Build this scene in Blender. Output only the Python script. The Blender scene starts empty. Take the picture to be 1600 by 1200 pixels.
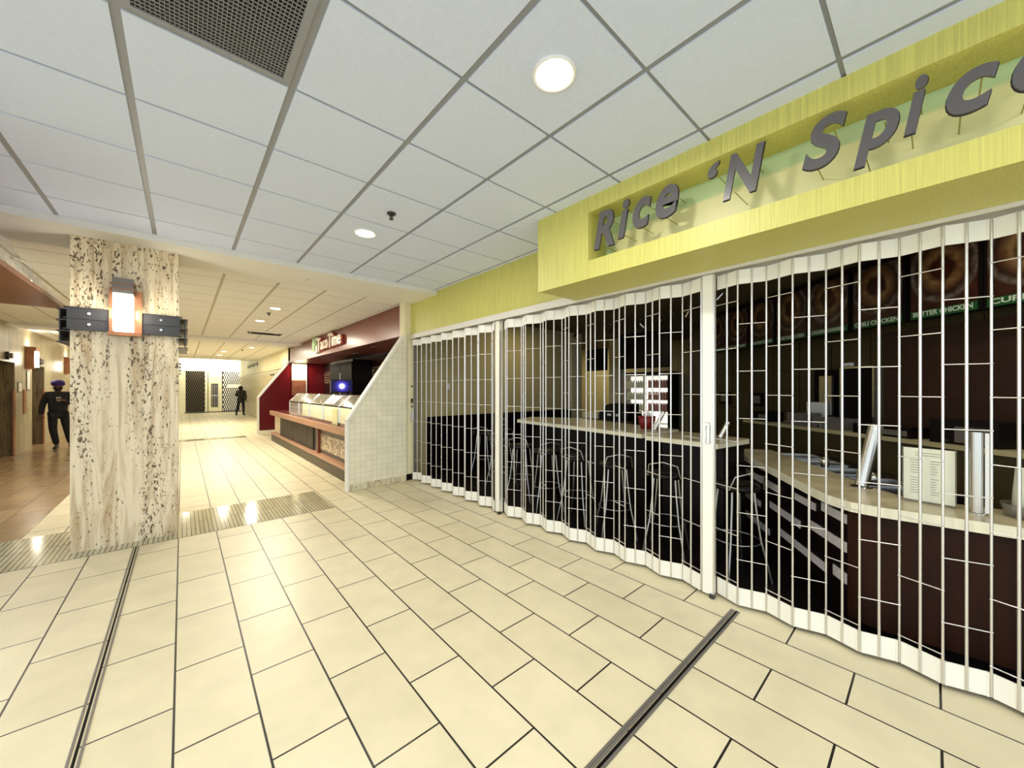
import bpy, bmesh, math, random
from mathutils import Vector, Matrix
R = random.Random(7)
SC = bpy.context.scene
COL = SC.collection
H = 3.025            # ceiling height
PI = math.pi

# ------------------------------------------------------------------ camera
cam = bpy.data.cameras.new('camera')
cam.sensor_width = 36.0
cam.lens = 582.4 / 1600 * 36
cam.shift_y = 8.1 / 1600
cam.clip_start = 0.02
cam.clip_end = 200
camo = bpy.data.objects.new('camera', cam)
camo.location = (0, 0, 1.53)
camo.rotation_euler = (PI / 2, 0, -math.radians(41.5))
COL.objects.link(camo)
SC.camera = camo

# ------------------------------------------------------------------ world, exposure
W = bpy.data.worlds.new('world')
SC.world = W
W.use_nodes = True
W.node_tree.nodes['Background'].inputs[0].default_value = (0.74, 0.86, 1.0, 1)
W.node_tree.nodes['Background'].inputs[1].default_value = 1.55
vs = SC.view_settings
vs.view_transform = 'Standard'
vs.look = 'None'
vs.gamma = 1
vs.use_curve_mapping = False
vs.exposure = 0.42


def area(name, loc, size, power, color, rot=(0, 0, 0), sizey=None):
    d = bpy.data.lights.new(name, 'AREA')
    d.shape = 'DISK' if sizey is None else 'RECTANGLE'
    d.size = size
    if sizey:
        d.size_y = sizey
    d.energy = power
    d.color = color
    o = bpy.data.objects.new(name, d)
    o.location = loc
    o.rotation_euler = rot
    COL.objects.link(o)
    return o


COOL = (1.0, 0.95, 0.85)
WARM = (1.0, 0.92, 0.74)
# recessed downlights: (x, y, colour, power); the fixtures themselves are built further down
DOWN = [(1.32, 1.19, COOL, 17), (1.31, 3.60, COOL, 17), (1.29, 8.05, WARM, 38), (1.27, 9.72, WARM, 38), (1.88, 11.66, WARM, 46),
        (1.86, 16.2, WARM, 40), (1.23, 18.55, WARM, 40), (1.23, 20.8, WARM, 40), (0.10, 19.9, WARM, 40),
        (1.32, -1.25, COOL, 18), (-1.1, -1.25, COOL, 18), (-1.1, 1.19, COOL, 18), (-1.6, 3.9, COOL, 17),  # this row and the next: unseen downlights added for illumination
        (-2.0, 8.6, WARM, 34), (-1.7, 16.5, WARM, 34)]
for x, y, c, p in DOWN:
    area('downlight_lamp', (x, y, H - 0.045), 0.15, p, c)
# bright cove light along the white bulkhead at the far end of the mall
area('cove_lamp', (1.8, 30.6, 3.30), 3.4, 60, (1, 0.95, 0.8), (math.radians(50), 0, 0), 0.25)
area('cove_lamp', (0.8, 27.6, 3.42), 3.0, 22, (1, 0.92, 0.7), (0, 0, 0), 1.0)


# ------------------------------------------------------------------ materials
def mat(name, col, rough=0.5, metal=0.0, spec=0.5, emit=None, estr=0.0, noise=0.0, nscale=(8, 8, 8), alpha=None, trans=0.0):
    m = bpy.data.materials.new(name)
    m.use_nodes = True
    nt = m.node_tree
    b = nt.nodes['Principled BSDF']
    b.inputs['Base Color'].default_value = (*col, 1)
    b.inputs['Roughness'].default_value = rough
    b.inputs['Metallic'].default_value = metal
    b.inputs['Specular IOR Level'].default_value = spec
    if trans:
        b.inputs['Transmission Weight'].default_value = trans
    if alpha is not None:
        b.inputs['Alpha'].default_value = alpha
    if emit:
        b.inputs['Emission Color'].default_value = (*emit, 1)
        b.inputs['Emission Strength'].default_value = estr
    if noise:
        tc = nt.nodes.new('ShaderNodeTexCoord')
        mp = nt.nodes.new('ShaderNodeMapping')
        mp.inputs['Scale'].default_value = nscale
        n = nt.nodes.new('ShaderNodeTexNoise')
        n.inputs['Scale'].default_value = 1
        n.inputs['Detail'].default_value = 6
        r = nt.nodes.new('ShaderNodeValToRGB')
        r.color_ramp.elements[0].position = 0.3
        r.color_ramp.elements[1].position = 0.7
        r.color_ramp.elements[0].color = (*[max(0, c * (1 - noise)) for c in col], 1)
        r.color_ramp.elements[1].color = (*[min(1, c * (1 + noise * 0.6)) for c in col], 1)
        nt.links.new(tc.outputs['Object'], mp.inputs[0])
        nt.links.new(mp.outputs[0], n.inputs[0])
        nt.links.new(n.outputs[0], r.inputs[0])
        nt.links.new(r.outputs[0], b.inputs['Base Color'])
    return m


def tilemat(name, u, v, c1, c2, cm, bw, rh, mortar, off=0.5, rough=0.35, origin=(0, 0, 0), noise=0.08, bump=0.0, squash=None):
    """Brick pattern: u, v = axis letters used as brick length / brick height."""
    m = bpy.data.materials.new(name)
    m.use_nodes = True
    nt = m.node_tree
    L = nt.links
    b = nt.nodes['Principled BSDF']
    b.inputs['Roughness'].default_value = rough
    tc = nt.nodes.new('ShaderNodeTexCoord')
    sb = nt.nodes.new('ShaderNodeVectorMath')
    sb.operation = 'SUBTRACT'
    sb.inputs[1].default_value = origin
    sp = nt.nodes.new('ShaderNodeSeparateXYZ')
    cb = nt.nodes.new('ShaderNodeCombineXYZ')
    L.new(tc.outputs['Object'], sb.inputs[0])
    L.new(sb.outputs[0], sp.inputs[0])
    L.new(sp.outputs['XYZ'.index(u)], cb.inputs[0])
    L.new(sp.outputs['XYZ'.index(v)], cb.inputs[1])
    br = nt.nodes.new('ShaderNodeTexBrick')
    br.offset = off
    br.inputs['Color1'].default_value = (*c1, 1)
    br.inputs['Color2'].default_value = (*c2, 1)
    br.inputs['Mortar'].default_value = (*cm, 1)
    br.inputs['Scale'].default_value = 1
    br.inputs['Mortar Size'].default_value = mortar
    br.inputs['Mortar Smooth'].default_value = 0.1
    br.inputs['Brick Width'].default_value = bw
    br.inputs['Row Height'].default_value = rh
    L.new(cb.outputs[0], br.inputs[0])
    n = nt.nodes.new('ShaderNodeTexNoise')
    n.inputs['Scale'].default_value = 5
    n.inputs['Detail'].default_value = 8
    L.new(tc.outputs['Object'], n.inputs[0])
    mr = nt.nodes.new('ShaderNodeMapRange')
    mr.inputs[1].default_value = 0.25
    mr.inputs[2].default_value = 0.75
    mr.inputs[3].default_value = 1 - noise
    mr.inputs[4].default_value = 1 + noise
    L.new(n.outputs[0], mr.inputs[0])
    mx = nt.nodes.new('ShaderNodeVectorMath')
    mx.operation = 'SCALE'
    L.new(br.outputs[0], mx.inputs[0])
    L.new(mr.outputs[0], mx.inputs['Scale'])
    L.new(mx.outputs[0], b.inputs['Base Color'])
    if bump:
        bp = nt.nodes.new('ShaderNodeBump')
        bp.inputs['Distance'].default_value = bump
        bp.invert = True
        L.new(br.outputs['Fac'], bp.inputs['Height'])
        L.new(bp.outputs[0], b.inputs['Normal'])
    return m


def travertine(name, base=(0.84, 0.72, 0.50), tan=(0.52, 0.37, 0.20), pit=(0.12, 0.07, 0.03), pits=True, sc=1.0):
    m = bpy.data.materials.new(name)
    m.use_nodes = True
    nt = m.node_tree
    L = nt.links
    b = nt.nodes['Principled BSDF']
    b.inputs['Roughness'].default_value = 0.4
    tc = nt.nodes.new('ShaderNodeTexCoord')

    def noise(scale, det=5, dist=0.0, rough=0.55):
        mp = nt.nodes.new('ShaderNodeMapping')
        mp.inputs['Scale'].default_value = scale
        n = nt.nodes.new('ShaderNodeTexNoise')
        n.inputs['Scale'].default_value = sc
        n.inputs['Detail'].default_value = det
        n.inputs['Roughness'].default_value = rough
        n.inputs['Distortion'].default_value = dist
        L.new(tc.outputs['Object'], mp.inputs[0])
        L.new(mp.outputs[0], n.inputs[0])
        return n

    def ramp(src, stops):
        r = nt.nodes.new('ShaderNodeValToRGB')
        while len(r.color_ramp.elements) < len(stops):
            r.color_ramp.elements.new(0.5)
        for e, (p, c) in zip(r.color_ramp.elements, stops):
            e.position = p
            e.color = (*c, 1)
        L.new(src, r.inputs[0])
        return r
    n1 = noise((14, 14, 1.1), 8, 1.2, 0.65)
    r1 = ramp(n1.outputs[0], [(0.33, tan), (0.47, tuple(0.65 * a + 0.35 * c for a, c in zip(base, tan))), (0.54, base), (0.75, tuple(min(1, 1.08 * a) for a in base))])
    out = r1.outputs[0]
    if pits:
        n2 = noise((75, 75, 30), 3, 0.3, 0.6)      # the pits
        n3 = noise((9, 9, 0.7), 2, 0.4)            # bands in which they sit
        ad = nt.nodes.new('ShaderNodeMath')
        ad.operation = 'MULTIPLY_ADD'
        L.new(n3.outputs[0], ad.inputs[0])
        ad.inputs[1].default_value = 0.46
        L.new(n2.outputs[0], ad.inputs[2])
        r2 = ramp(ad.outputs[0], [(0.0, (0, 0, 0)), (0.842, (0, 0, 0)), (0.89, (1, 1, 1))])
        mx = nt.nodes.new('ShaderNodeMix')
        mx.data_type = 'RGBA'
        L.new(r2.outputs[0], mx.inputs[0])
        L.new(out, mx.inputs[6])
        mx.inputs[7].default_value = (*pit, 1)
        out = mx.outputs[2]
        bp = nt.nodes.new('ShaderNodeBump')
        bp.inputs['Distance'].default_value = 0.004
        bp.invert = True
        L.new(r2.outputs[0], bp.inputs['Height'])
        L.new(bp.outputs[0], b.inputs['Normal'])
    L.new(out, b.inputs['Base Color'])
    return m


M = {}
FX = -0.029
M['floor'] = tilemat('cream_floor_tile', 'Y', 'X', (0.79, 0.71, 0.485), (0.73, 0.65, 0.435), (0.012, 0.010, 0.006), 0.61, 0.305, 0.0048,
                     origin=(FX, 0.586, 0), rough=0.38, noise=0.07)
M['band'] = tilemat('olive_strip_tile', 'Y', 'X', (0.60, 0.56, 0.37), (0.48, 0.45, 0.30), (0.03, 0.025, 0.012), 0.512, 0.0365, 0.0035,
                    off=0.0, origin=(0, 5.13, 0), rough=0.12)
M['brown_floor'] = tilemat('brown_floor_tile', 'Y', 'X', (0.29, 0.19, 0.10), (0.36, 0.25, 0.13), (0.08, 0.045, 0.02), 0.61, 0.305, 0.003,
                           origin=(-1.23, 6.2, 0), rough=0.22, noise=0.15)
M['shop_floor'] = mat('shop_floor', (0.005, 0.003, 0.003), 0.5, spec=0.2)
M['trav'] = travertine('pitted_travertine')
M['trav_wall'] = travertine('grey_travertine', (0.42, 0.37, 0.24), (0.22, 0.18, 0.11), pits=False, sc=0.8)
M['trav_door'] = travertine('brown_travertine', (0.22, 0.17, 0.09), (0.08, 0.05, 0.025), pits=False, sc=2.0)
M['ctile'] = mat('ceiling_tile_cool_lit', (0.72, 0.79, 0.98), 0.9, noise=0.03, nscale=(60, 60, 60))  # cool light over the near ceiling is put into this blue tint
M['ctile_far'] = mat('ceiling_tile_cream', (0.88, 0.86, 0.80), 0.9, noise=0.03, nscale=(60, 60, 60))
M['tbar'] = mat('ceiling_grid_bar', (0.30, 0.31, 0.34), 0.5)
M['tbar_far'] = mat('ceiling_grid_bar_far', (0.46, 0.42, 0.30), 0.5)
M['plaster'] = mat('white_plaster', (0.84, 0.82, 0.76), 0.8)
M['cream_wall'] = mat('cream_paint', (0.84, 0.77, 0.50), 0.7)
M['white'] = mat('white_paint', (0.86, 0.84, 0.76), 0.5)
M['bamboo'] = mat('lime_bamboo_laminate', (0.62, 0.58, 0.15), 0.45, noise=0.16, nscale=(110, 110, 2.5))
M['sign_back'] = None
M['track'] = mat('beige_track', (0.74, 0.70, 0.62), 0.5)
M['gate'] = mat('cream_aluminium', (0.93, 0.90, 0.78), 0.35, metal=0.0)
M['rod'] = mat('satin_aluminium_rod', (0.80, 0.77, 0.72), 0.28, metal=0.85)
M['dark_metal'] = mat('charcoal_metal', (0.045, 0.043, 0.045), 0.35, metal=0.3)
M['grey_metal'] = mat('grey_metal', (0.20, 0.18, 0.16), 0.4, metal=0.3)
M['copper'] = mat('copper_brown_metal', (0.36, 0.15, 0.07), 0.35, metal=0.5, noise=0.2, nscale=(3, 3, 20))
M['chrome'] = mat('polished_steel', (0.75, 0.75, 0.72), 0.15, metal=1)
M['steel'] = mat('brushed_steel', (0.70, 0.68, 0.62), 0.3, metal=1)
M['stool_steel'] = mat('dull_stool_steel', (0.50, 0.49, 0.46), 0.3, metal=1)
M['letter'] = mat('grey_sign_letter', (0.13, 0.12, 0.125), 0.3, metal=0.2)
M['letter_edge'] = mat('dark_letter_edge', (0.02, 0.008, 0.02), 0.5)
M['pin'] = mat('brass_pin', (0.42, 0.38, 0.10), 0.4, metal=0.4)
M['lamp'] = mat('lamp_lens', (1, 1, 1), 0.5, emit=(1, 0.95, 0.85), estr=9)
M['lamp_warm'] = mat('lamp_lens_warm', (1, 1, 1), 0.5, emit=(1, 0.90, 0.66), estr=9)
M['sconce_glass'] = mat('opal_glass_lit', (1, 1, 1), 0.4, emit=(1, 0.96, 0.86), estr=5)
M['black'] = mat('black', (0.005, 0.004, 0.004), 0.6, spec=0.12)
M['black_gloss'] = mat('black_gloss', (0.006, 0.004, 0.004), 0.3, spec=0.25)
M['maroon'] = mat('maroon_laminate', (0.115, 0.006, 0.008), 0.22)
M['maroon_dark'] = mat('maroon_dark', (0.02, 0.002, 0.003), 0.5, spec=0.2)
M['brown_fascia'] = mat('brown_fascia_laminate', (0.20, 0.055, 0.032), 0.30, noise=0.15, nscale=(3, 3, 20))
M['wood'] = mat('reddish_wood', (0.22, 0.075, 0.035), 0.28, noise=0.35, nscale=(3, 30, 30))
M['pinkwood'] = mat('pinkish_wood_edge', (0.52, 0.27, 0.16), 0.4, noise=0.12, nscale=(20, 2, 20))
M['toe'] = mat('brown_toe_kick', (0.10, 0.075, 0.04), 0.5, noise=0.2, nscale=(2, 2, 30))
M['slatwood'] = mat('dark_wood_boards', (0.055, 0.04, 0.025), 0.6, noise=0.5, nscale=(4, 14, 2))
M['whitetile_xz'] = tilemat('white_wall_tile', 'X', 'Z', (0.90, 0.85, 0.66), (0.87, 0.82, 0.62), (0.58, 0.52, 0.34), 0.085, 0.085, 0.0018, off=0, rough=0.15)
M['whitetile_yz'] = tilemat('white_wall_tile_side', 'Y', 'Z', (0.90, 0.85, 0.66), (0.87, 0.82, 0.62), (0.58, 0.52, 0.34), 0.085, 0.085, 0.0018, off=0, rough=0.15)
M['mosaic'] = tilemat('beige_mosaic', 'Y', 'Z', (0.85, 0.72, 0.45), (0.16, 0.06, 0.03), (0.20, 0.12, 0.06), 0.06, 0.045, 0.003, rough=0.3, noise=0.25)
M['mosaic_light'] = tilemat('light_mosaic', 'Y', 'Z', (0.82, 0.68, 0.48), (0.66, 0.50, 0.34), (0.45, 0.30, 0.2), 0.09, 0.03, 0.003, rough=0.3, noise=0.25)
M['mosaic_dark'] = tilemat('dark_red_mosaic', 'Y', 'Z', (0.02, 0.004, 0.004), (0.5, 0.34, 0.22), (0.02, 0.006, 0.005), 0.14, 0.10, 0.02, rough=0.3, noise=0.3)
M['brick'] = tilemat('red_brick', 'X', 'Z', (0.36, 0.12, 0.05), (0.25, 0.07, 0.03), (0.10, 0.03, 0.02), 0.12, 0.05, 0.006, rough=0.7)
M['grey_panel'] = mat('grey_panel', (0.16, 0.13, 0.10), 0.5)
M['frost'] = mat('glass_grey', (0.30, 0.28, 0.22), 0.1, alpha=0.55)
M['glass'] = mat('clear_glass', (0.95, 0.97, 0.9), 0.03, alpha=0.18)
M['shelf'] = mat('pale_display_board', (0.85, 0.78, 0.50), 0.5)
M['yellow'] = mat('yellow_card', (0.85, 0.80, 0.42), 0.5)
M['paper'] = mat('white_paper', (0.85, 0.85, 0.68), 0.6)
M['ink'] = mat('black_ink', (0.03, 0.03, 0.03), 0.6)
M['paper_print'] = None
M['counter_top'] = mat('cream_stone_counter', (0.62, 0.53, 0.33), 0.25, noise=0.18, nscale=(5, 5, 5))
M['counter_edge'] = mat('cream_counter_edge', (0.85, 0.80, 0.60), 0.35)
M['black_wood'] = mat('black_brown_panel', (0.005, 0.002, 0.002), 0.4, spec=0.2)
M['walnut'] = mat('dark_walnut_panel', (0.026, 0.008, 0.003), 0.5, spec=0.15, noise=0.35, nscale=(12, 12, 1.5))
M['strip'] = mat('pearl_strip_tile', (0.62, 0.58, 0.55), 0.3)
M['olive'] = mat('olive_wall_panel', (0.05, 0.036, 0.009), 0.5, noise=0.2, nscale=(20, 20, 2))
M['back_wall'] = tilemat('brown_wall_tile', 'X', 'Z', (0.075, 0.045, 0.015), (0.065, 0.035, 0.012), (0.012, 0.008, 0.004), 0.6, 0.3, 0.004, off=0)
M['beige_wall'] = mat('beige_paint', (0.50, 0.43, 0.22), 0.8)
M['beige_light'] = mat('pale_lit_beige', (0.72, 0.66, 0.42), 0.8)  # paler copy of the beige; light on the piers put into the colour
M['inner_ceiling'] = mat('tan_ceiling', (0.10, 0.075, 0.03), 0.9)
M['green_band'] = mat('green_menu_band', (0.010, 0.085, 0.022), 0.4)
M['menu_text'] = mat('pale_menu_lettering', (0.60, 0.70, 0.55), 0.5)
M['screen'] = None
M['red'] = mat('dark_red_plastic', (0.22, 0.008, 0.008), 0.4)
M['skin'] = mat('brown_skin', (0.11, 0.05, 0.03), 0.5)
M['hair'] = mat('black_beard_hair', (0.008, 0.006, 0.006), 0.8)
M['cloth_black'] = mat('black_jacket_cloth', (0.010, 0.010, 0.013), 0.8)
M['cloth_grey'] = mat('grey_shirt_cloth', (0.045, 0.055, 0.06), 0.8)
M['trousers'] = mat('black_trouser_cloth', (0.007, 0.007, 0.010), 0.8)
M['purple'] = mat('purple_turban_cloth', (0.035, 0.012, 0.16), 0.7)
M['olive_coat'] = mat('olive_coat_cloth', (0.025, 0.022, 0.004), 0.8)
M['shoe'] = mat('black_shoe', (0.006, 0.005, 0.005), 0.3)
M['white_plastic'] = mat('white_plastic', (0.85, 0.85, 0.82), 0.3)
M['grille'] = mat('grey_grille_metal', (0.33, 0.33, 0.34), 0.4, metal=0.3)
M['green'] = mat('cactus_green', (0.30, 0.42, 0.20), 0.4)
M['tt_white'] = mat('ivory_letter_face', (0.86, 0.78, 0.62), 0.35)
M['tt_red'] = mat('red_letter_outline', (0.45, 0.08, 0.05), 0.4)
M['can_red'] = mat('red_can', (0.45, 0.01, 0.02), 0.3)
M['can_pale'] = mat('pale_can', (0.55, 0.60, 0.50), 0.3)
M['fridge_light'] = mat('fridge_light_panel', (1, 1, 1), 0.5, emit=(1, 0.97, 0.85), estr=1.0)


def emis(name, fn):
    m = bpy.data.materials.new(name)
    m.use_nodes = True
    fn(m.node_tree)
    return m


def _signback(nt):      # pale yellow artwork with a pale green sweep along its top and left end
    b = nt.nodes['Principled BSDF']
    tc = nt.nodes.new('ShaderNodeTexCoord')
    sp = nt.nodes.new('ShaderNodeSeparateXYZ')
    nt.links.new(tc.outputs['Object'], sp.inputs[0])
    ma = nt.nodes.new('ShaderNodeMath')
    ma.operation = 'MULTIPLY_ADD'
    nt.links.new(sp.outputs[1], ma.inputs[0])
    ma.inputs[1].default_value = 0.03
    nt.links.new(sp.outputs[2], ma.inputs[2])
    mb_ = nt.nodes.new('ShaderNodeMath')
    mb_.operation = 'MULTIPLY_ADD'
    nt.links.new(sp.outputs[1], mb_.inputs[0])
    mb_.inputs[1].default_value = 1.2
    mb_.inputs[2].default_value = -1.02
    mm = nt.nodes.new('ShaderNodeMath')
    mm.operation = 'MAXIMUM'
    nt.links.new(ma.outputs[0], mm.inputs[0])
    nt.links.new(mb_.outputs[0], mm.inputs[1])
    r = nt.nodes.new('ShaderNodeValToRGB')
    e = r.color_ramp.elements
    e[0].position, e[0].color = 0.50, (0.88, 0.83, 0.42, 1)
    e[1].position, e[1].color = 0.53, (0.55, 0.70, 0.36, 1)
    mr = nt.nodes.new('ShaderNodeMapRange')
    mr.inputs[1].default_value = 0.0
    mr.inputs[2].default_value = 0.8
    nt.links.new(mm.outputs[0], mr.inputs[0])
    nt.links.new(mr.outputs[0], r.inputs[0])
    nt.links.new(r.outputs[0], b.inputs['Base Color'])
    b.inputs['Roughness'].default_value = 0.4


M['sign_back'] = emis('sign_back_artwork', _signback)


def _screen(nt):        # a lit screen: blue with a white disc in concentric rings
    b = nt.nodes['Principled BSDF']
    tc = nt.nodes.new('ShaderNodeTexCoord')
    mp = nt.nodes.new('ShaderNodeMapping')
    mp.inputs['Location'].default_value = (-0.5, -0.5, -0.5)
    g = nt.nodes.new('ShaderNodeVectorMath')
    g.operation = 'LENGTH'
    mp.inputs['Scale'].default_value = (1.9, 0.0001, 1.1)
    mp.inputs['Location'].default_value = (-0.95, 0, -0.55)
    nt.links.new(tc.outputs['Generated'], mp.inputs[0])
    nt.links.new(mp.outputs[0], g.inputs[0])
    r = nt.nodes.new('ShaderNodeValToRGB')
    for _ in range(3):
        r.color_ramp.elements.new(0.5)
    for e, (p, c) in zip(r.color_ramp.elements, [(0.0, (0.9, 0.95, 1)), (0.24, (0.8, 0.85, 1)), (0.30, (0.10, 0.10, 0.7)), (0.5, (0.03, 0.02, 0.25)), (0.75, (0.005, 0.004, 0.05))]):
        e.position = p
        e.color = (*c, 1)
    nt.links.new(g.outputs['Value'], r.inputs[0])
    nt.links.new(r.outputs[0], b.inputs['Emission Color'])
    b.inputs['Emission Strength'].default_value = 1.0
    b.inputs['Base Color'].default_value = (0.01, 0.01, 0.02, 1)


M['screen'] = emis('lit_blue_screen', _screen)


def foodmat(name, seed, rim, food):
    """A plate of food seen from above, drawn in generated coordinates (u across, w up)."""
    def fn(nt):
        L = nt.links
        b = nt.nodes['Principled BSDF']
        b.inputs['Roughness'].default_value = 0.4
        tc = nt.nodes.new('ShaderNodeTexCoord')
        uv = tc.outputs['UV']
        n = nt.nodes.new('ShaderNodeTexNoise')
        n.inputs['Scale'].default_value = 6
        n.inputs['Detail'].default_value = 5
        mp = nt.nodes.new('ShaderNodeMapping')
        mp.inputs['Location'].default_value = (seed * 3.1, seed * 1.7, 0)
        L.new(uv, mp.inputs[0])
        L.new(mp.outputs[0], n.inputs[0])
        mp2 = nt.nodes.new('ShaderNodeMapping')
        mp2.inputs['Location'].default_value = (-0.5, -0.62, 0)
        L.new(uv, mp2.inputs[0])
        ln = nt.nodes.new('ShaderNodeVectorMath')
        ln.operation = 'LENGTH'
        L.new(mp2.outputs[0], ln.inputs[0])
        add = nt.nodes.new('ShaderNodeMath')
        add.operation = 'MULTIPLY_ADD'
        add.inputs[1].default_value = 0.12
        L.new(n.outputs[0], add.inputs[0])
        L.new(ln.outputs['Value'], add.inputs[2])
        r = nt.nodes.new('ShaderNodeValToRGB')
        for _ in range(4):
            r.color_ramp.elements.new(0.5)
        dark = tuple(c * 0.3 for c in food)
        for e, (p, c) in zip(r.color_ramp.elements, [(0.0, food), (0.22, dark), (0.30, rim), (0.47, dark), (0.56, (0.16, 0.14, 0.12)), (0.60, (0.05, 0.012, 0.006))]):
            e.position = p
            e.color = (*c, 1)
        L.new(add.outputs[0], r.inputs[0])
        r2 = nt.nodes.new('ShaderNodeValToRGB')
        r2.color_ramp.elements[0].position = 0.4
        r2.color_ramp.elements[1].position = 0.6
        r2.color_ramp.elements[0].color = (0.55, 0.40, 0.35, 1)
        L.new(n.outputs[0], r2.inputs[0])
        mx = nt.nodes.new('ShaderNodeMix')
        mx.data_type = 'RGBA'
        mx.blend_type = 'MULTIPLY'
        mx.inputs[0].default_value = 1
        L.new(r.outputs[0], mx.inputs[6])
        L.new(r2.outputs[0], mx.inputs[7])
        L.new(mx.outputs[2], b.inputs['Base Color'])
    return emis(name, fn)


# ------------------------------------------------------------------ mesh helpers
def rootloc(o):
    while o.parent:
        o = o.parent
    return Vector(o.location)


class MB:
    def __init__(s):
        s.v = []
        s.f = []
        s.mi = []
        s.smooth = []

    def add(s, vs, fs, mi=0, smooth=False):
        n = len(s.v)
        s.v += [tuple(v) for v in vs]
        for f in fs:
            s.f.append([n + i for i in f])
            s.mi.append(mi)
            s.smooth.append(smooth)
        return s

    def box(s, x0, y0, z0, x1, y1, z1, mi=0):
        x0, x1 = sorted((x0, x1))
        y0, y1 = sorted((y0, y1))
        z0, z1 = sorted((z0, z1))
        V = [(x0, y0, z0), (x1, y0, z0), (x1, y1, z0), (x0, y1, z0), (x0, y0, z1), (x1, y0, z1), (x1, y1, z1), (x0, y1, z1)]
        return s.add(V, [(3, 2, 1, 0), (4, 5, 6, 7), (0, 1, 5, 4), (1, 2, 6, 5), (2, 3, 7, 6), (3, 0, 4, 7)], mi)

    def obox(s, a, b, w, z0, z1, side=0.0, mi=0):
        """box along the ground segment a-b, w wide; side shifts it to the left(+)/right(-)"""
        a, b = Vector((a[0], a[1], 0)), Vector((b[0], b[1], 0))
        t = (b - a).normalized()
        n = Vector((-t.y, t.x, 0))
        p = [a + n * (side - w / 2), b + n * (side - w / 2), b + n * (side + w / 2), a + n * (side + w / 2)]
        V = [(q.x, q.y, z0) for q in p] + [(q.x, q.y, z1) for q in p]
        return s.add(V, [(3, 2, 1, 0), (4, 5, 6, 7), (0, 1, 5, 4), (1, 2, 6, 5), (2, 3, 7, 6), (3, 0, 4, 7)], mi)

    def prism(s, pts, z0, z1, mi=0):
        n = len(pts)
        V = [(p[0], p[1], z0) for p in pts] + [(p[0], p[1], z1) for p in pts]
        F = [tuple(range(n - 1, -1, -1)), tuple(range(n, 2 * n))] + [(i, (i + 1) % n, n + (i + 1) % n, n + i) for i in range(n)]
        return s.add(V, F, mi)

    def prism_y(s, pts, y0, y1, mi=0):   # polygon in XZ pushed along Y
        n = len(pts)
        V = [(p[0], y0, p[1]) for p in pts] + [(p[0], y1, p[1]) for p in pts]
        F = [tuple(range(n)), tuple(range(2 * n - 1, n - 1, -1))] + [(i, n + i, n + (i + 1) % n, (i + 1) % n) for i in range(n)]
        return s.add(V, F, mi)

    def tube(s, pts, r, seg=8, mi=0, caps=True, r2=None):
        pts = [Vector(p) for p in pts]
        n = len(pts)
        rings = []
        prev = None
        for i, p in enumerate(pts):
            d = (pts[min(i + 1, n - 1)] - pts[max(i - 1, 0)]).normalized()
            if prev is None:
                up = Vector((0, 0, 1)) if abs(d.z) < 0.9 else Vector((1, 0, 0))
                a = d.cross(up).normalized()
            else:
                a = (prev - d * prev.dot(d)).normalized()
            prev = a
            b = d.cross(a)
            rr = r if r2 is None else r + (r2 - r) * i / (n - 1)
            rings.append([p + (a * math.cos(2 * PI * k / seg) + b * math.sin(2 * PI * k / seg)) * rr for k in range(seg)])
        V = [v for q in rings for v in q]
        F = []
        for i in range(n - 1):
            for k in range(seg):
                k2 = (k + 1) % seg
                F.append((i * seg + k, i * seg + k2, (i + 1) * seg + k2, (i + 1) * seg + k))
        s.add(V, F, mi, True)
        if caps:
            s.add(rings[0], [tuple(range(seg - 1, -1, -1))], mi)
            s.add(rings[-1], [tuple(range(seg))], mi)
        return s

    def lathe(s, c, prof, seg=20, mi=0, smooth=True, caps=True):
        """prof: list of (radius, z)"""
        V = []
        for r, z in prof:
            for k in range(seg):
                V.append((c[0] + r * math.cos(2 * PI * k / seg), c[1] + r * math.sin(2 * PI * k / seg), c[2] + z))
        F = []
        for i in range(len(prof) - 1):
            for k in range(seg):
                k2 = (k + 1) % seg
                F.append((i * seg + k, i * seg + k2, (i + 1) * seg + k2, (i + 1) * seg + k))
        if caps:
            F.append(tuple(range(seg - 1, -1, -1)))
            F.append(tuple((len(prof) - 1) * seg + k for k in range(seg)))
        return s.add(V, F, mi, smooth)

    def build(s, name, mats, parent=None, bevel=0.0):
        me = bpy.data.meshes.new(name)
        off = rootloc(parent) if parent else Vector((0, 0, 0))
        me.from_pydata([Vector(v) - off for v in s.v], [], s.f)
        if not isinstance(mats, (list, tuple)):
            mats = [mats]
        for m in mats:
            me.materials.append(m)
        for p, i, sm in zip(me.polygons, s.mi, s.smooth):
            p.material_index = i
            p.use_smooth = sm
        me.validate()
        bm = bmesh.new()
        bm.from_mesh(me)
        bmesh.ops.recalc_face_normals(bm, faces=bm.faces)
        bm.to_mesh(me)
        bm.free()
        o = bpy.data.objects.new(name, me)
        COL.objects.link(o)
        if parent:
            o.parent = parent
        if bevel:
            b = o.modifiers.new('bevel', 'BEVEL')
            b.width = bevel
            b.segments = 2
            b.limit_method = 'ANGLE'
        return o


def tag(o, label=None, cat=None, group=None, kind=None):
    if label:
        o['label'] = label
    if cat:
        o['category'] = cat
    if group:
        o['group'] = group
    if kind:
        o['kind'] = kind
    return o


def thing(name, label, cat, loc=(0, 0, 0), rz=0.0, group=None):
    o = bpy.data.objects.new(name, None)
    o.empty_display_size = 0.1
    o.location = loc
    o.rotation_euler = (0, 0, rz)
    COL.objects.link(o)
    return tag(o, label, cat, group)


def struct(name, mb, mats, parent=None, label=None, bevel=0.0):
    o = mb.build(name, mats, parent, bevel)
    if not parent:
        o['kind'] = 'structure'
    if label:
        o['label'] = label
    return o


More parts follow.
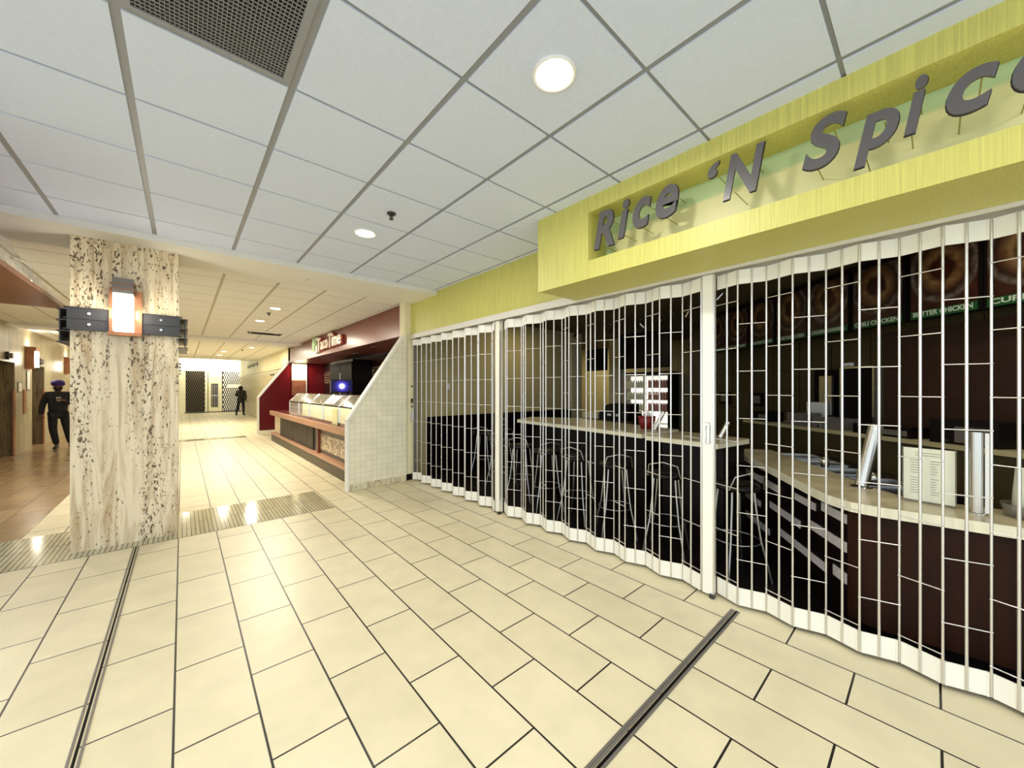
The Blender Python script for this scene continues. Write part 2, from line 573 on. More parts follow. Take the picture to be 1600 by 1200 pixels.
def copy_tree(o, parent=None):
    c = o.copy()
    COL.objects.link(c)
    if parent:
        c.parent = parent
    for ch in list(o.children):
        copy_tree(ch, c)
    return c


def place(o, loc, rz=0.0, label=None, group=None):
    o.location = loc
    o.rotation_euler = (0, 0, rz)
    if label:
        o['label'] = label
    if group:
        o['group'] = group
    return o


def B(*a, **k):
    return MB().box(*a, **k)


def text_mesh(txt, size, depth, bold=0.0, shear=0.0, bevel=0.0):
    cu = bpy.data.curves.new('t', 'FONT')
    cu.body = txt
    cu.size = size
    cu.extrude = depth / 2
    cu.offset = bold
    cu.shear = shear
    cu.resolution_u = 6
    o = bpy.data.objects.new('t', cu)
    COL.objects.link(o)
    dg = bpy.context.evaluated_depsgraph_get()
    me = bpy.data.meshes.new_from_object(o.evaluated_get(dg))
    bpy.data.objects.remove(o)
    return me


TXT_W = Matrix(((0, 0, -1, 0), (-1, 0, 0, 0), (0, 1, 0, 0), (0, 0, 0, 1)))      # reads from -X side


def text_obj(name, txt, size, depth, m, parent, mtx, width=None, height=None, **k):
    me = text_mesh(txt, size, depth, **k)
    xs = [v.co.x for v in me.vertices]
    ys = [v.co.y for v in me.vertices]
    if xs:
        cx, w = min(xs), max(xs) - min(xs)
        cy, h = min(ys), max(ys) - min(ys)
        sx = width / w if width else 1
        sy = height / h if height else (sx if width else 1)
        if height and not width:
            sx = sy
        for v in me.vertices:
            v.co.x = (v.co.x - cx) * sx
            v.co.y = (v.co.y - cy) * sy
    off = rootloc(parent) if parent else Vector((0, 0, 0))
    me.transform(Matrix.Translation(-off) @ mtx)
    me.materials.clear()
    for q in (m if isinstance(m, (list, tuple)) else [m]):
        me.materials.append(q)
    o = bpy.data.objects.new(name, me)
    COL.objects.link(o)
    if parent:
        o.parent = parent
    return o

# ================================================================== SETTING
# ---- floor
struct('floor', B(-9, -6, -0.12, 3.30, 34.5, 0), M['floor'])
struct('trim_1', MB().box(-9, 5.13, 0, 1.47, 6.15, 0.002), M['band'], label='band of narrow olive strip tiles across the cream floor')
struct('trim_2', MB().box(-0.1, 14.45, 0, 1.55, 14.98, 0.002), M['band'], label='narrow grey strip tile band across the far floor')
struct('trim_3', MB().box(-9, 6.15, 0, -1.23, 30, 0.003), M['brown_floor'], label='brown tiled floor in front of the elevators')
# expansion joints: two rails and a rubber web
j = MB()
for dx, h_, mi in ((-0.017, 0.004, 0), (0.0, 0.0025, 1), (0.017, 0.004, 0)):
    j.box(-0.334 + dx - 0.005, -6, 0, -0.334 + dx + 0.005, 5.13, h_, mi)
struct('trim_4', j, [M['grey_metal'], M['black']], label='metal expansion joint running from the pillar towards the viewer')
j = MB()
for dy, h_, mi in ((-0.022, 0.004, 0), (-0.008, 0.003, 1), (0.008, 0.003, 0), (0.022, 0.004, 0)):
    j.box(-0.31, 0.905 + dy - 0.006, 0, 2.86, 0.905 + dy + 0.006, h_, mi)
struct('trim_5', j, [M['grey_metal'], M['black']], label='metal expansion joint running under the folding gate')
struct('trim_6', B(0.30, 31.0, 0, 1.1, 31.35, 0.01), M['toe'], label='dark mat strip before the far shopfronts')

# ---- ceilings: drop-in tiles as small slabs under a grid of bars
CX0, CY0, CP = -0.199, 2.722, 0.6096


def tile_ceiling(name, x0, x1, y0, y1, z, mt, mb_, skip=(), bw=0.017, cw=0.0095):
    m = MB()
    i0, i1 = math.floor((x0 - CX0) / CP), math.ceil((x1 - CX0) / CP)
    j0, j1 = math.floor((y0 - CY0) / CP), math.ceil((y1 - CY0) / CP)
    for i in range(i0, i1):
        for j_ in range(j0, j1):
            a, b = max(x0, CX0 + i * CP + bw), min(x1, CX0 + (i + 1) * CP - bw)
            c, d = max(y0, CY0 + j_ * CP + cw), min(y1, CY0 + (j_ + 1) * CP - cw)
            if b - a < 0.01 or d - c < 0.01 or (i, j_) in skip:
                continue
            m.box(a, c, z, b, d, z + 0.03)
    m.box(x0, y0, z + 0.008, x1, y1, z + 0.05, 1)
    return struct(name, m, [mt, mb_])


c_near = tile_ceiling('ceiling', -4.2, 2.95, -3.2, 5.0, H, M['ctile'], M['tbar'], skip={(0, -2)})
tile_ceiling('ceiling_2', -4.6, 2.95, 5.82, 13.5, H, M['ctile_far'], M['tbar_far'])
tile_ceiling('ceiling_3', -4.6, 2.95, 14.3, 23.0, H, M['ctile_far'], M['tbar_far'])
struct('ceiling_4', B(-4.6, 23.15, 3.5, 4, 34, 3.56), M['plaster'])
# plaster bulkheads between the ceiling fields
struct('trim_7', MB().box(-4.6, 5.0, 2.965, 2.93, 5.84, 3.2), M['plaster'], label='plaster bulkhead crossing the ceiling above the pillar')
struct('trim_8', MB().box(-4.6, 13.5, 2.955, 2.95, 14.3, 3.2), M['plaster'], label='second plaster bulkhead farther down the mall')
struct('trim_9', MB().box(-4.6, 23.0, 2.98, 4, 23.15, 3.56), M['plaster'], label='edge of the raised ceiling at the far end')

# ---- left: elevator lobby wall with its two recessed openings
w = MB()
XE = -2.9
for a, b in ((9.5, 12.95), (14.08, 15.39), (16.55, 23.0)):
    w.box(XE - 0.35, a, 0, XE, b, 3.02)
for a, b in ((12.95, 14.08), (15.39, 16.55)):
    w.box(XE - 0.35, a, 2.16, XE, b, 3.02)
struct('wall_left', w, M['trav_wall'])
for n_, (a, b) in enumerate(((12.95, 14.08), (15.39, 16.55))):
    d = thing('door_%d' % (n_ + 1), None, None, (XE - 0.3, (a + b) / 2, 0))
    d['kind'] = 'structure'
    m = MB().box(XE - 0.33, a, 0, XE - 0.27, (a + b) / 2 - 0.003, 2.16).box(XE - 0.33, (a + b) / 2 + 0.003, 0, XE - 0.27, b, 2.16)
    m.build('door_panel', M['trav_door'], d)
    MB().box(XE - 0.27, b - 0.02, 0, XE - 0.002, b, 2.16).box(XE - 0.27, a, 0, XE - 0.002, a + 0.02, 2.16).box(XE - 0.27, a, 2.14, XE - 0.002, b, 2.16).build('door_frame', M['trav_door'], d)
    MB().box(XE - 0.01, b - 0.13, 0.02, XE + 0.012, b - 0.0, 1.50).build('door_edge_plate', M['copper'], d)
struct('wall_back', MB().box(-4.6, 22.9, 0, -0.9, 23.05, 3.02), M['trav_wall'])
# reddish wooden canopy over the lobby entrance, its level underside seen from below
struct('trim_10', MB().box(-4.2, 3.3, 2.40, -0.95, 6.25, 2.44), M['wood'], label='reddish wooden canopy underside at the lobby entrance')
struct('trim_11', MB().box(-1.35, 3.3, 2.44, -1.19, 4.95, 2.80).box(-1.37, 3.3, 2.80, -1.13, 4.98, 2.86), M['wood'], label='reddish wooden upstand on top of the canopy')

# clear plastic sheet hanging above the canopy edge
def plastic():
    m = MB()
    ny, nz = 46, 14
    V = []
    for i in range(ny + 1):
        for k in range(nz + 1):
            y = 3.9 + 2.4 * i / ny
            z = 2.43 + 0.52 * k / nz - 0.05 * math.sin(i * 0.35)*(k/nz)
            x = -0.98 - 0.30 * (k / nz) + R.uniform(-0.022, 0.022) + 0.03 * math.sin(i * 0.9 + k * 0.6)
            V.append((x, y, z))
    F = [(i * (nz + 1) + k, (i + 1) * (nz + 1) + k, (i + 1) * (nz + 1) + k + 1, i * (nz + 1) + k + 1) for i in range(ny) for k in range(nz)]
    m.add(V, F, 0, False)
    return m


pm = bpy.data.materials.new('clear_plastic_sheet')
pm.use_nodes = True
pb = pm.node_tree.nodes['Principled BSDF']
pb.inputs['Base Color'].default_value = (0.9, 0.88, 0.78, 1)
pb.inputs['Roughness'].default_value = 0.12
pb.inputs['Alpha'].default_value = 0.12
tag(plastic().build('plastic_sheet', pm), 'crumpled clear plastic sheet hanging above the wooden canopy', 'plastic sheet')

# ---- travertine pillars
struct('wall_pillar', MB().box(-0.78, 5.30, 0, -0.03, 6.02, 2.985), M['trav'], label='pitted travertine pillar')
struct('wall_pillar_far', MB().box(-0.82, 14.6, 0, -0.10, 15.3, 3.02), M['trav'], label='farther travertine pillar')

# ---- right side: party pier, fascias
struct('wall_right', MB().box(2.79, 5.86, 0.10, 2.97, 6.06, 3.02), M['cream_wall'], label='cream pier between the two food stalls')
struct('baseboard_right', MB().box(2.78, 5.85, 0, 2.975, 6.07, 0.10), M['black'])
fa = MB()
for a, b in ((2.30, 3.6), (3.6, 4.8), (4.8, 5.86)):
    fa.box(2.90, a + 0.001, 2.445, 2.99, b - 0.001, H + 0.02)
struct('trim_12', fa, M['bamboo'], label='lime green bamboo fascia over the left half of the gate')
struct('trim_13', MB().box(2.885, -3.0, 2.415, 3.02, 5.88, 2.444).box(2.864, -3.0, 2.372, 2.884, 5.84, 2.444).box(3.005, -3.0, 2.372, 3.02, 5.88, 2.4145), M['track'], label='beige overhead track of the folding gate')
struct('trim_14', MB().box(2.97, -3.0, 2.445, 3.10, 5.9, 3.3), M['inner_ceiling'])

# far right: cream fascia and grille shutter, end wall
struct('wall_right_far', MB().box(2.90, 15.32, 2.45, 3.1, 31.4, 3.5).box(2.93, 15.32, 2.36, 3.1, 31.4, 2.45), M['cream_wall'])
struct('wall_end', MB().box(-4.6, 31.4, 2.70, 4.0, 31.6, 3.56), M['white'])
struct('wall_end_left', MB().box(-4.6, 31.4, 0, 0.15, 31.6, 2.70), M['cream_wall'])
struct('wall_shop_back', MB().box(0.1, 33.6, 0, 4.0, 33.7, 2.8), M['cream_wall'])

# ================================================================== CEILING FIXTURES
def downlight(warm):
    t = thing('ceiling_light', 'round recessed downlight glowing white', 'ceiling light')
    m = MB()
    m.lathe((0, 0, -0.012), [(0.098, 0.0), (0.104, 0.003), (0.104, 0.014), (0.08, 0.014), (0.079, 0.004), (0.098, 0.0)], 32, caps=False)
    m.build('trim_ring', M['white_plastic'], t)
    MB().lathe((0, 0, -0.010), [(0.079, 0.0), (0.079, 0.012)], 32).build('lens', M['lamp_warm' if warm else 'lamp'], t)
    return t


LBL = ['large round downlight nearest the viewer beside the lime sign box', 'round downlight in the near ceiling by the sprinkler head', 'first warm downlight beyond the plaster bulkhead',
       'second warm downlight beyond the plaster bulkhead', 'warm downlight beside the dark ceiling vent', 'warm downlight in the far ceiling nearest the cream fascia',
       'far warm downlight in the middle of the aisle', 'farthest warm downlight in the middle of the aisle', 'far downlight at the left, beside the farther pillar']
protoL = {c: downlight(c is WARM) for c in (COOL, WARM)}
used = set()
for i, (x, y, c, p) in enumerate(DOWN):
    src = protoL[c]
    if c in used:
        o = copy_tree(src)
    else:
        o = src
        used.add(c)
    place(o, (x, y, H), 0, LBL[i] if i < len(LBL) else 'unseen round downlight added for illumination', 'recessed downlights')


def sprinkler(x, y, label):
    t = thing('sprinkler_head', label, 'sprinkler', (x, y, H), group='ceiling sprinklers')
    MB().lathe((x, y, H - 0.012), [(0.034, 0), (0.038, 0.004), (0.036, 0.012)], 20).build('escutcheon', M['dark_metal'], t)
    MB().tube([(x, y, H - 0.01), (x, y, H - 0.05)], 0.008).lathe((x, y, H - 0.055), [(0.018, 0), (0.018, 0.004)], 12).build('deflector', M['dark_metal'], t)
    MB().tube([(x - 0.014, y, H - 0.012), (x - 0.014, y, H - 0.05)], 0.003).tube([(x + 0.014, y, H - 0.012), (x + 0.014, y, H - 0.05)], 0.003).build('frame_arms', M['dark_metal'], t)


sprinkler(1.33, 3.05, 'black sprinkler head in the near ceiling before a downlight')
sprinkler(1.27, 8.62, 'sprinkler head between the two warm downlights beyond the bulkhead')
sprinkler(1.29, 11.75, 'sprinkler head left of the dark ceiling vent')
sprinkler(1.7, 17.3, 'tiny sprinkler head in the far ceiling')

# return-air grille in one ceiling bay
g = thing('air_return_grille', 'grey egg-crate air return grille in the near ceiling', 'ceiling grille', (CX0 + CP / 2, CY0 - 1.5 * CP, H))
gx0, gx1, gy0, gy1 = CX0 + 0.017, CX0 + CP - 0.017, CY0 - 2 * CP + 0.0095, CY0 - CP - 0.0095
m = MB()
for k in range(37):
    x = gx0 + 0.03 + (gx1 - gx0 - 0.06) * k / 36
    m.box(x - 0.0011, gy0 + 0.03, H + 0.001, x + 0.0011, gy1 - 0.03, H + 0.007)
for k in range(28):
    y = gy0 + 0.03 + (gy1 - gy0 - 0.06) * k / 27
    m.box(gx0 + 0.03, y - 0.002, H + 0.001, gx1 - 0.03, y + 0.002, H + 0.007)
m.build('lattice', M['grille'], g)
MB().box(gx0, gy0, H - 0.002, gx0 + 0.03, gy1, H + 0.008).box(gx1 - 0.03, gy0, H - 0.002, gx1, gy1, H + 0.008).box(gx0 + 0.0301, gy0, H - 0.002, gx1 - 0.0301, gy0 + 0.03, H + 0.008).box(gx0 + 0.0301, gy1 - 0.03, H - 0.002, gx1 - 0.0301, gy1, H + 0.008).build('frame', M['tbar'], g)
MB().box(gx0 + 0.02, gy0 + 0.02, H + 0.0072, gx1 - 0.02, gy1 - 0.02, H + 0.0078).build('dark_duct', M['black'], g)

g = thing('ceiling_vent', 'dark slot air vent in the cream ceiling by a downlight', 'ceiling vent', (1.62, 11.9, H))
MB().box(1.35, 11.55, H - 0.015, 2.05, 11.65, H).box(1.35, 12.1, H - 0.015, 2.05, 12.2, H).build('frame', M['white'], g)
m = MB()
for k in range(4):
    m.box(1.38, 11.68 + k * 0.11, H - 0.012, 2.02, 11.72 + k * 0.11, H - 0.002)
m.box(1.35, 11.65, H - 0.004, 2.05, 12.1, H)
m.build('slats', M['black'], g)
MB().lathe((1.05, 5.42, 2.953), [(0.035, 0), (0.042, 0.006), (0.042, 0.012)], 20)
o = MB().lathe((1.20, 5.42, 2.953), [(0.035, 0), (0.042, 0.006), (0.042, 0.012)], 20).build('cover_disc', M['track'])
tag(o, 'small tan cover disc under the plaster bulkhead', 'cover plate')
for x, y, z, l in ((2.35, 24.2, 3.38, 'black dome camera under the far raised ceiling, nearer of the two'), (2.3, 28.0, 3.38, 'black dome camera under the far raised ceiling, farther one')):
    c = thing('security_camera', l, 'camera', (x, y, z), group='dome cameras')
    MB().tube([(x, y, z + 0.12), (x, y, z + 0.02)], 0.02).lathe((x, y, z), [(0.09, 0.03), (0.09, 0.06), (0.05, 0.07)], 16).build('mount', M['grey_metal'], c)
    MB().lathe((x, y, z - 0.05), [(0.02, 0), (0.06, 0.015), (0.085, 0.05), (0.088, 0.08)], 16).build('dome', M['black_gloss'], c)

# ================================================================== PILLAR LAMP
def pillar_bars(x0, x1, yf, yb, z1, label, group=None, detail=True):
    """Two stacked charcoal bars on the front, stepped bars on the sides, thin flanges; z1 = top."""
    t = thing('metal_bar_band', label, 'metal band', ((x0 + x1) / 2, yf, z1 - 0.22), group=group)
    cx = (x0 + x1) / 2 - 0.005
    for s, (a, b) in enumerate(((x0 - 0.01, cx - 0.105), (cx + 0.105, x1 + 0.01))):
        m = MB()
        for k in range(2):
            za = z1 - 0.10 * (k + 1)
            m.box(a, yf - 0.065, za + 0.004, b, yf - 0.058, za + 0.096)
        for k in range(3):
            za = z1 - 0.10 * k
            m.box(a - (0.02 if s == 0 else 0), yf - 0.075, za - 0.004, b + (0.02 if s else 0), yf - 0.001, za + 0.004)
        o = m.build('front_bar', M['dark_metal'], t)
        if detail:
            xb = a + (b - a) * (0.5 if s == 0 else 0.5)
            for k in range(2):
                zc = z1 - 0.05 - 0.10 * k
                MB().lathe((0, 0, 0), [(0.006, 0), (0.011, 0.002), (0.012, 0.006)], 14)
                q = MB().tube([(xb, yf - 0.072, zc), (xb, yf - 0.064, zc)], 0.011, 14).tube([(xb, yf - 0.074, zc), (xb, yf - 0.071, zc)], 0.006, 10)
                q.build('bolt', M['chrome'], o)
    for sx, x in ((-1, x0), (1, x1)):
        m = MB()
        for k in range(3):
            za = z1 - 0.02 - 0.10 * (k + 1)
            m.box(x + sx * 0.05, yf - 0.05, za + 0.006, x + sx * 0.058, yb + 0.05, za + 0.092)
        for k in range(4):
            za = z1 - 0.02 - 0.10 * k
            m.box(x + sx * 0.001, yf - 0.06, za - 0.004, x + sx * 0.075, yb + 0.06, za + 0.004)
        m.build('side_bar', M['dark_metal'], t)
    return t


pillar_bars(-0.78, -0.03, 5.30, 6.02, 2.285, 'charcoal metal bars wrapped around the near pillar')
pillar_bars(-0.82, -0.10, 14.6, 15.3, 2.30, 'charcoal metal bars wrapped around the farther pillar', detail=False)
s = thing('wall_sconce', 'copper framed wall lamp glowing white on the near pillar', 'wall lamp', (-0.41, 5.30, 2.05))
MB().box(-0.525, 5.215, 2.045, -0.30, 5.235, 2.495).box(-0.525, 5.13, 2.045, -0.30, 5.235, 2.075).build('back_plate', M['copper'], s)
MB().box(-0.49, 5.11, 2.085, -0.355, 5.214, 2.44).build('lamp_glass', M['sconce_glass'], s, bevel=0.004)
MB().box(-0.493, 5.10, 2.441, -0.352, 5.25, 2.585).build('cap', M['grey_metal'], s)
for z in (2.48, 2.525):
    MB().box(-0.503, 5.092, z, -0.342, 5.25, z + 0.008).build('cap_band', M['copper'], s)
area('sconce_lamp', (-0.42, 5.09, 2.26), 0.12, 5, (1, 0.92, 0.75), (PI / 2, 0, 0), 0.3)
for lx in (-0.50, -0.345):
    area('sconce_lamp', (lx, 5.17, 2.26), 0.08, 1.6, (1, 0.92, 0.75), (0, PI / 2 if lx < -0.4 else -PI / 2, 0), 0.3)

# elevator lobby lamps
def lobby_sconce(y, label):
    t = thing('wall_sconce', label, 'wall lamp', (XE, y, 2.05), group='elevator lobby wall lamps')
    MB().box(XE + 0.001, y - 0.20, 2.03, XE + 0.03, y + 0.20, 2.58).box(XE + 0.03, y - 0.21, 2.03, XE + 0.15, y - 0.17, 2.58).build('back_plate', M['copper'], t)
    MB().box(XE + 0.03, y - 0.16, 2.08, XE + 0.16, y + 0.16, 2.48).build('lamp_glass', M['sconce_glass'], t)
    MB().box(XE + 0.03, y - 0.17, 2.481, XE + 0.17, y + 0.17, 2.58).build('cap', M['copper'], t)
    area('lobby_lamp', (XE + 0.20, y, 2.28), 0.3, 16, WARM, (0, PI / 2, 0), 0.4)
    area('lobby_lamp', (XE + 0.09, y, 2.60), 0.1, 4, WARM, (PI, 0, 0), 0.2)


lobby_sconce(15.0, 'glowing wall lamp between the two elevator openings')
lobby_sconce(19.1, 'glowing wall lamp beyond the second elevator opening')
for y, z, l in ((13.5, 2.27, 'round hall lantern above the first elevator opening'), (15.95, 2.27, 'round hall lantern above the second elevator opening')):
    t = thing('elevator_lantern', l, 'elevator lantern', (XE, y, z), group='elevator hall lanterns')
    MB().tube([(XE + 0.001, y, z), (XE + 0.05, y, z)], 0.09, 16).build('housing', M['dark_metal'], t)
    MB().tube([(XE + 0.05, y, z), (XE + 0.10, y, z)], 0.06, 16).build('lens', M['grey_metal'], t)
for y0, y1, z0, z1, l in ((14.25, 14.5, 1.45, 1.70, 'small framed notice beside the first elevator opening'), (14.9, 15.15, 1.5, 2.0, 'tall framed notice below the lobby wall lamp')):
    t = thing('framed_notice', l, 'notice', (XE, y0, z0), group='framed notices on the elevator wall')
    MB().box(XE + 0.001, y0, z0, XE + 0.015, y1, z1).build('frame', M['grey_metal'], t)
    MB().box(XE + 0.015, y0 + 0.025, z0 + 0.025, XE + 0.018, y1 - 0.025, z1 - 0.025).build('sheet', M['white_plastic'], t)
t = thing('call_button_panel', 'tall brown elevator call panel between the openings', 'call panel', (XE, 14.8, 0.9))
MB().box(XE + 0.001, 14.66, 0.93, XE + 0.02, 14.86, 1.52).build('plate', M['copper'], t)
for z in (1.15, 1.25):
    MB().tube([(XE + 0.02, 14.76, z), (XE + 0.03, 14.76, z)], 0.025, 12).build('button', M['chrome'], t)

# ================================================================== SIGN BOX
XS = 2.37     # front plane
s = thing('sign_box', 'lime bamboo sign box with grey raised restaurant lettering', 'sign', (XS, 0.5, 2.39))
m = MB()
oz0, oz1, oy = 2.53, 2.905, 1.78
m.box(XS, oy, 2.39, XS + 0.02, 2.33, H)                               # blank front panel at the left end
m.box(XS, -3.0, 2.39, XS + 0.02, oy, oz0).box(XS, -3.0, oz1, XS + 0.02, oy, H)
m.box(XS + 0.021, 2.31, 2.411, 2.899, 2.329, H - 0.001)                                  # return towards the wall
m.box(XS + 0.02, -3.0, 2.39, 2.862, 2.31, 2.41)                        # soffit
m.box(XS + 0.02, -3.0, oz0 - 0.012, XS + 0.23, oy, oz0).box(XS + 0.02, -3.0, oz1, XS + 0.23, oy, oz1 + 0.012).box(XS + 0.02, oy, oz0 - 0.012, XS + 0.23, oy + 0.012, oz1 + 0.012)
m.build('cabinet', M['bamboo'], s)
MB().box(XS - 0.0008, oy - 0.001, 2.39, XS + 0.001, oy + 0.0015, H).box(XS - 0.0008, 0.822, 2.39, XS + 0.001, 0.8245, oz0).box(XS - 0.0008, 0.822, oz1, XS + 0.001, 0.8245, H).build('panel_joint', M['pin'], s)
MB().box(XS + 0.23, -3.0, oz0 - 0.02, XS + 0.24, oy + 0.02, oz1 + 0.02).build('back_panel', M['sign_back'], s)
# letters: (text, left edge y, right edge y, bottom z, top z, slanted)
XL = XS + 0.015
LET = [('R', 1.715, 1.545, 2.605, 2.835), ('i', 1.51, 1.42, 2.62, 2.865), ('c', 1.395, 1.265, 2.645, 2.815), ('e', 1.24, 1.11, 2.66, 2.82),
       ('\u2018', 0.895, 0.835, 2.765, 2.83), ('N', 0.80, 0.605, 2.61, 2.855),
       ('S', 0.435, 0.285, 2.605, 2.845), ('p', 0.255, 0.105, 2.545, 2.745), ('i', 0.085, 0.02, 2.61, 2.855), ('c', -0.035, -0.18, 2.61, 2.785), ('e', -0.21, -0.35, 2.61, 2.785)]
LET = [('R', 1.735, 1.56, 2.60, 2.875), ('i', 1.525, 1.435, 2.625, 2.89), ('c', 1.405, 1.27, 2.65, 2.855), ('e', 1.235, 1.085, 2.66, 2.865),
       ('\u2018', 0.905, 0.84, 2.80, 2.885), ('N', 0.82, 0.61, 2.635, 2.885),
       ('S', 0.445, 0.275, 2.635, 2.88), ('p', 0.25, 0.10, 2.57, 2.80), ('i', 0.085, 0.015, 2.645, 2.88), ('c', -0.035, -0.17, 2.65, 2.82), ('e', -0.20, -0.34, 2.65, 2.82)]
for ch, yl, yr, zb, zt in LET:
    mt = Matrix.Translation((XL, yl, zb)) @ TXT_W
    o = text_obj('letter', ch, 0.3, 0.014, [M['letter']], s, mt, width=yl - yr, height=zt - zb, bold=0.009, shear=0.25)
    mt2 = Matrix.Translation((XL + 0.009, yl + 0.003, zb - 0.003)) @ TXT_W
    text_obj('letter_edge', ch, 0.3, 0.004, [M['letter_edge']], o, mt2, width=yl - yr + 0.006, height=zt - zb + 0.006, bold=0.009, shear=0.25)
    pins = MB()
    for fy, fz in ((0.3, 0.12), (0.7, 0.75)) if ch != '\u2018' else ((0.5, 0.4),):
        y, z = yl + (yr - yl) * fy, zb + (zt - zb) * fz
        pins.tube([(XL, y, z), (XS + 0.23, y, z)], 0.0028, 6)
    pins.build('standoff_pins', M['pin'], o)

# ================================================================== FOLDING GATE
GX, PITCH = 2.935, 0.155
rodm = MB().tube([(0, 0, 0.03), (0, 0, 2.36)], 0.0075, 8)
rod_mesh = None


def amp(y):
    return 0.027 + 0.019 * min(1, max(0, (y - 0.5) / 3.5))


def gate_section(name_label, y0, y1, phase):
    """y0 < y1; panels between; returns the thing"""
    t = thing('folding_gate', name_label, 'folding gate', (GX, y0, 0), group='sections of the folding security gate')
    n = max(1, round((y1 - y0) / PITCH))
    p = (y1 - y0) / n
    hx = lambda k: GX + (amp(y0 + k * p) if (k + phase) % 2 else -amp(y0 + k * p))
    up = None
    for k in range(n):
        a, b = Vector((hx(k), y0 + k * p, 0)), Vector((hx(k + 1), y0 + (k + 1) * p, 0))
        mid = (a + b) / 2
        for nm, z0, z1 in (('top_plate', 2.262, 2.362), ('bottom_plate', 0.025, 0.145)):
            m = MB()
            m.obox(a, b, 0.004, z0, z1)
            m.obox(a + (b - a) * 0.05, a + (b - a) * 0.09, 0.010, z0, z1)
            m.obox(a + (b - a) * 0.91, a + (b - a) * 0.95, 0.010, z0, z1)
            m.build(nm, M['gate'], t)
        for q, r in ((a, 0.0058), (mid, 0.0068)):
            if k == 0 and q is a:
                continue
            m = MB().tube([(q.x - 0.004, q.y, 0.03), (q.x - 0.004, q.y, 2.358)], r, 8)
            m.build('upright_rod', M['rod'], t)
        e = (b - a).normalized() * 0.006
        zz = 0.345 if (k + phase) % 2 else 0.180
        while zz < 2.25:
            MB().tube([(a.x - e.x - 0.012, a.y - e.y, zz), (b.x + e.x - 0.012, b.y + e.y, zz)], 0.0032, 6).build('link_rod', M['rod'], t)
            zz += 0.3275
    return t


def gate_post(y, w, label, sticker):
    t = thing('gate_post', label, 'gate post', (GX, y, 0), group='posts of the folding security gate')
    MB().box(GX - 0.03, y - w / 2, 0.02, GX + 0.03, y + w / 2, 2.375).build('post', M['gate'], t, bevel=0.003)
    MB().box(GX - 0.033, y - w / 2 - 0.012, 0.03, GX - 0.02, y - w / 2 - 0.001, 2.37).box(GX - 0.033, y + w / 2 + 0.001, 0.03, GX - 0.02, y + w / 2 + 0.012, 2.37).build('side_channel', M['rod'], t)
    MB().box(GX - 0.045, y - w / 2 - 0.01, 0.0, GX - 0.005, y - w / 2 + 0.02, 0.03).build('foot_bolt', M['dark_metal'], t)
    if sticker:
        st = MB().box(GX - 0.0315, y - w * 0.42, 1.125, GX - 0.0305, y + w * 0.28, 1.285).build('sticker', M['white_plastic'], t)
        k = MB()
        for z in (1.127, 1.283):
            k.box(GX - 0.0325, y - w * 0.2, z - 0.001, GX - 0.0316, y + w * 0.26, z + 0.001)
        k.box(GX - 0.0325, y - w * 0.235, 1.127, GX - 0.0316, y - w * 0.20, 1.284)
        k.build('sticker_border', M['ink'], st)
        mt = Matrix.Translation((GX - 0.032, y + w * 0.02, 1.135)) @ TXT_W @ Matrix.Rotation(PI / 2, 4, 'Z')
        text_obj('sticker_text', 'Security', 0.02, 0.0006, M['ink'], st, mt, width=0.13, height=0.014)
        mt = Matrix.Translation((GX - 0.032, y - w * 0.33, 1.135)) @ TXT_W @ Matrix.Rotation(PI / 2, 4, 'Z')
        text_obj('sticker_text', 'Security', 0.01, 0.0006, M['ink'], st, mt, width=0.13, height=0.006)
    return t


gate_section('right section of the folding aluminium gate, in front of the service counter', -1.28, 1.06, 0)
gate_post(1.105, 0.075, 'cream gate post with a white sticker near the serving counter', True)
gate_section('middle section of the folding aluminium gate, in front of the bar stools', 1.157, 3.508, 0)
gate_post(3.555, 0.07, 'cream gate post between the left and middle gate sections', False)
gate_section('left section of the folding aluminium gate, more tightly folded', 3.60, 5.77, 0)
t = thing('gate_jamb', 'aluminium end jamb of the folding gate with lock handle', 'gate jamb', (GX, 5.82, 0))
MB().box(GX - 0.03, 5.785, 0.0, GX + 0.03, 5.845, 2.38).build('jamb', M['rod'], t)
MB().box(GX - 0.045, 5.80, 1.30, GX - 0.031, 5.84, 1.37).build('lock_case', M['black'], t)
MB().box(GX - 0.045, 5.80, 0.98, GX - 0.031, 5.83, 1.17).tube([(GX - 0.05, 5.815, 1.0), (GX - 0.065, 5.815, 1.04), (GX - 0.065, 5.815, 1.12), (GX - 0.05, 5.815, 1.16)], 0.006).build('pull_handle', M['chrome'], t)
for z in (1.24, 1.58):
    MB().tube([(GX - 0.045, 5.82, z), (GX - 0.031, 5.82, z)], 0.015, 12).build('lock_cylinder', M['dark_metal'], t)

# ================================================================== TILED FOOD STALL (left of the gate)
m = MB().prism_y([(1.87, 0), (2.788, 0), (2.788, 2.46), (2.76, 2.40), (1.87, 1.05)], 5.80, 5.90)
struct('wall_stall_near', m, M['whitetile_xz'], label='white tiled wing wall with a sloping top, scuffed at its foot')
m = MB()
a, b = Vector((1.865, 0, 1.05)), Vector((2.76, 0, 2.405))
d = (b - a).normalized()
nn = Vector((-d.z, 0, d.x))
q = [a, b, b + nn * 0.03, a + nn * 0.03]
m.prism_y([(p.x, p.z) for p in q], 5.785, 5.915)
m.box(1.845, 5.785, 0.0, 1.87, 5.915, 1.06)
struct('trim_15', m, M['white'], label='cream capping along the sloping top of the near wing wall')
sm = bpy.data.materials.new('scuffs')
m = MB().box(1.875, 5.797, 0.0, 2.785, 5.80, 0.10)
struct('trim_16', m, travertine('scuffed_tile_foot', (0.80, 0.73, 0.50), (0.45, 0.34, 0.18), (0.10, 0.06, 0.03)), label='chipped and scuffed foot of the white tiled wing wall')
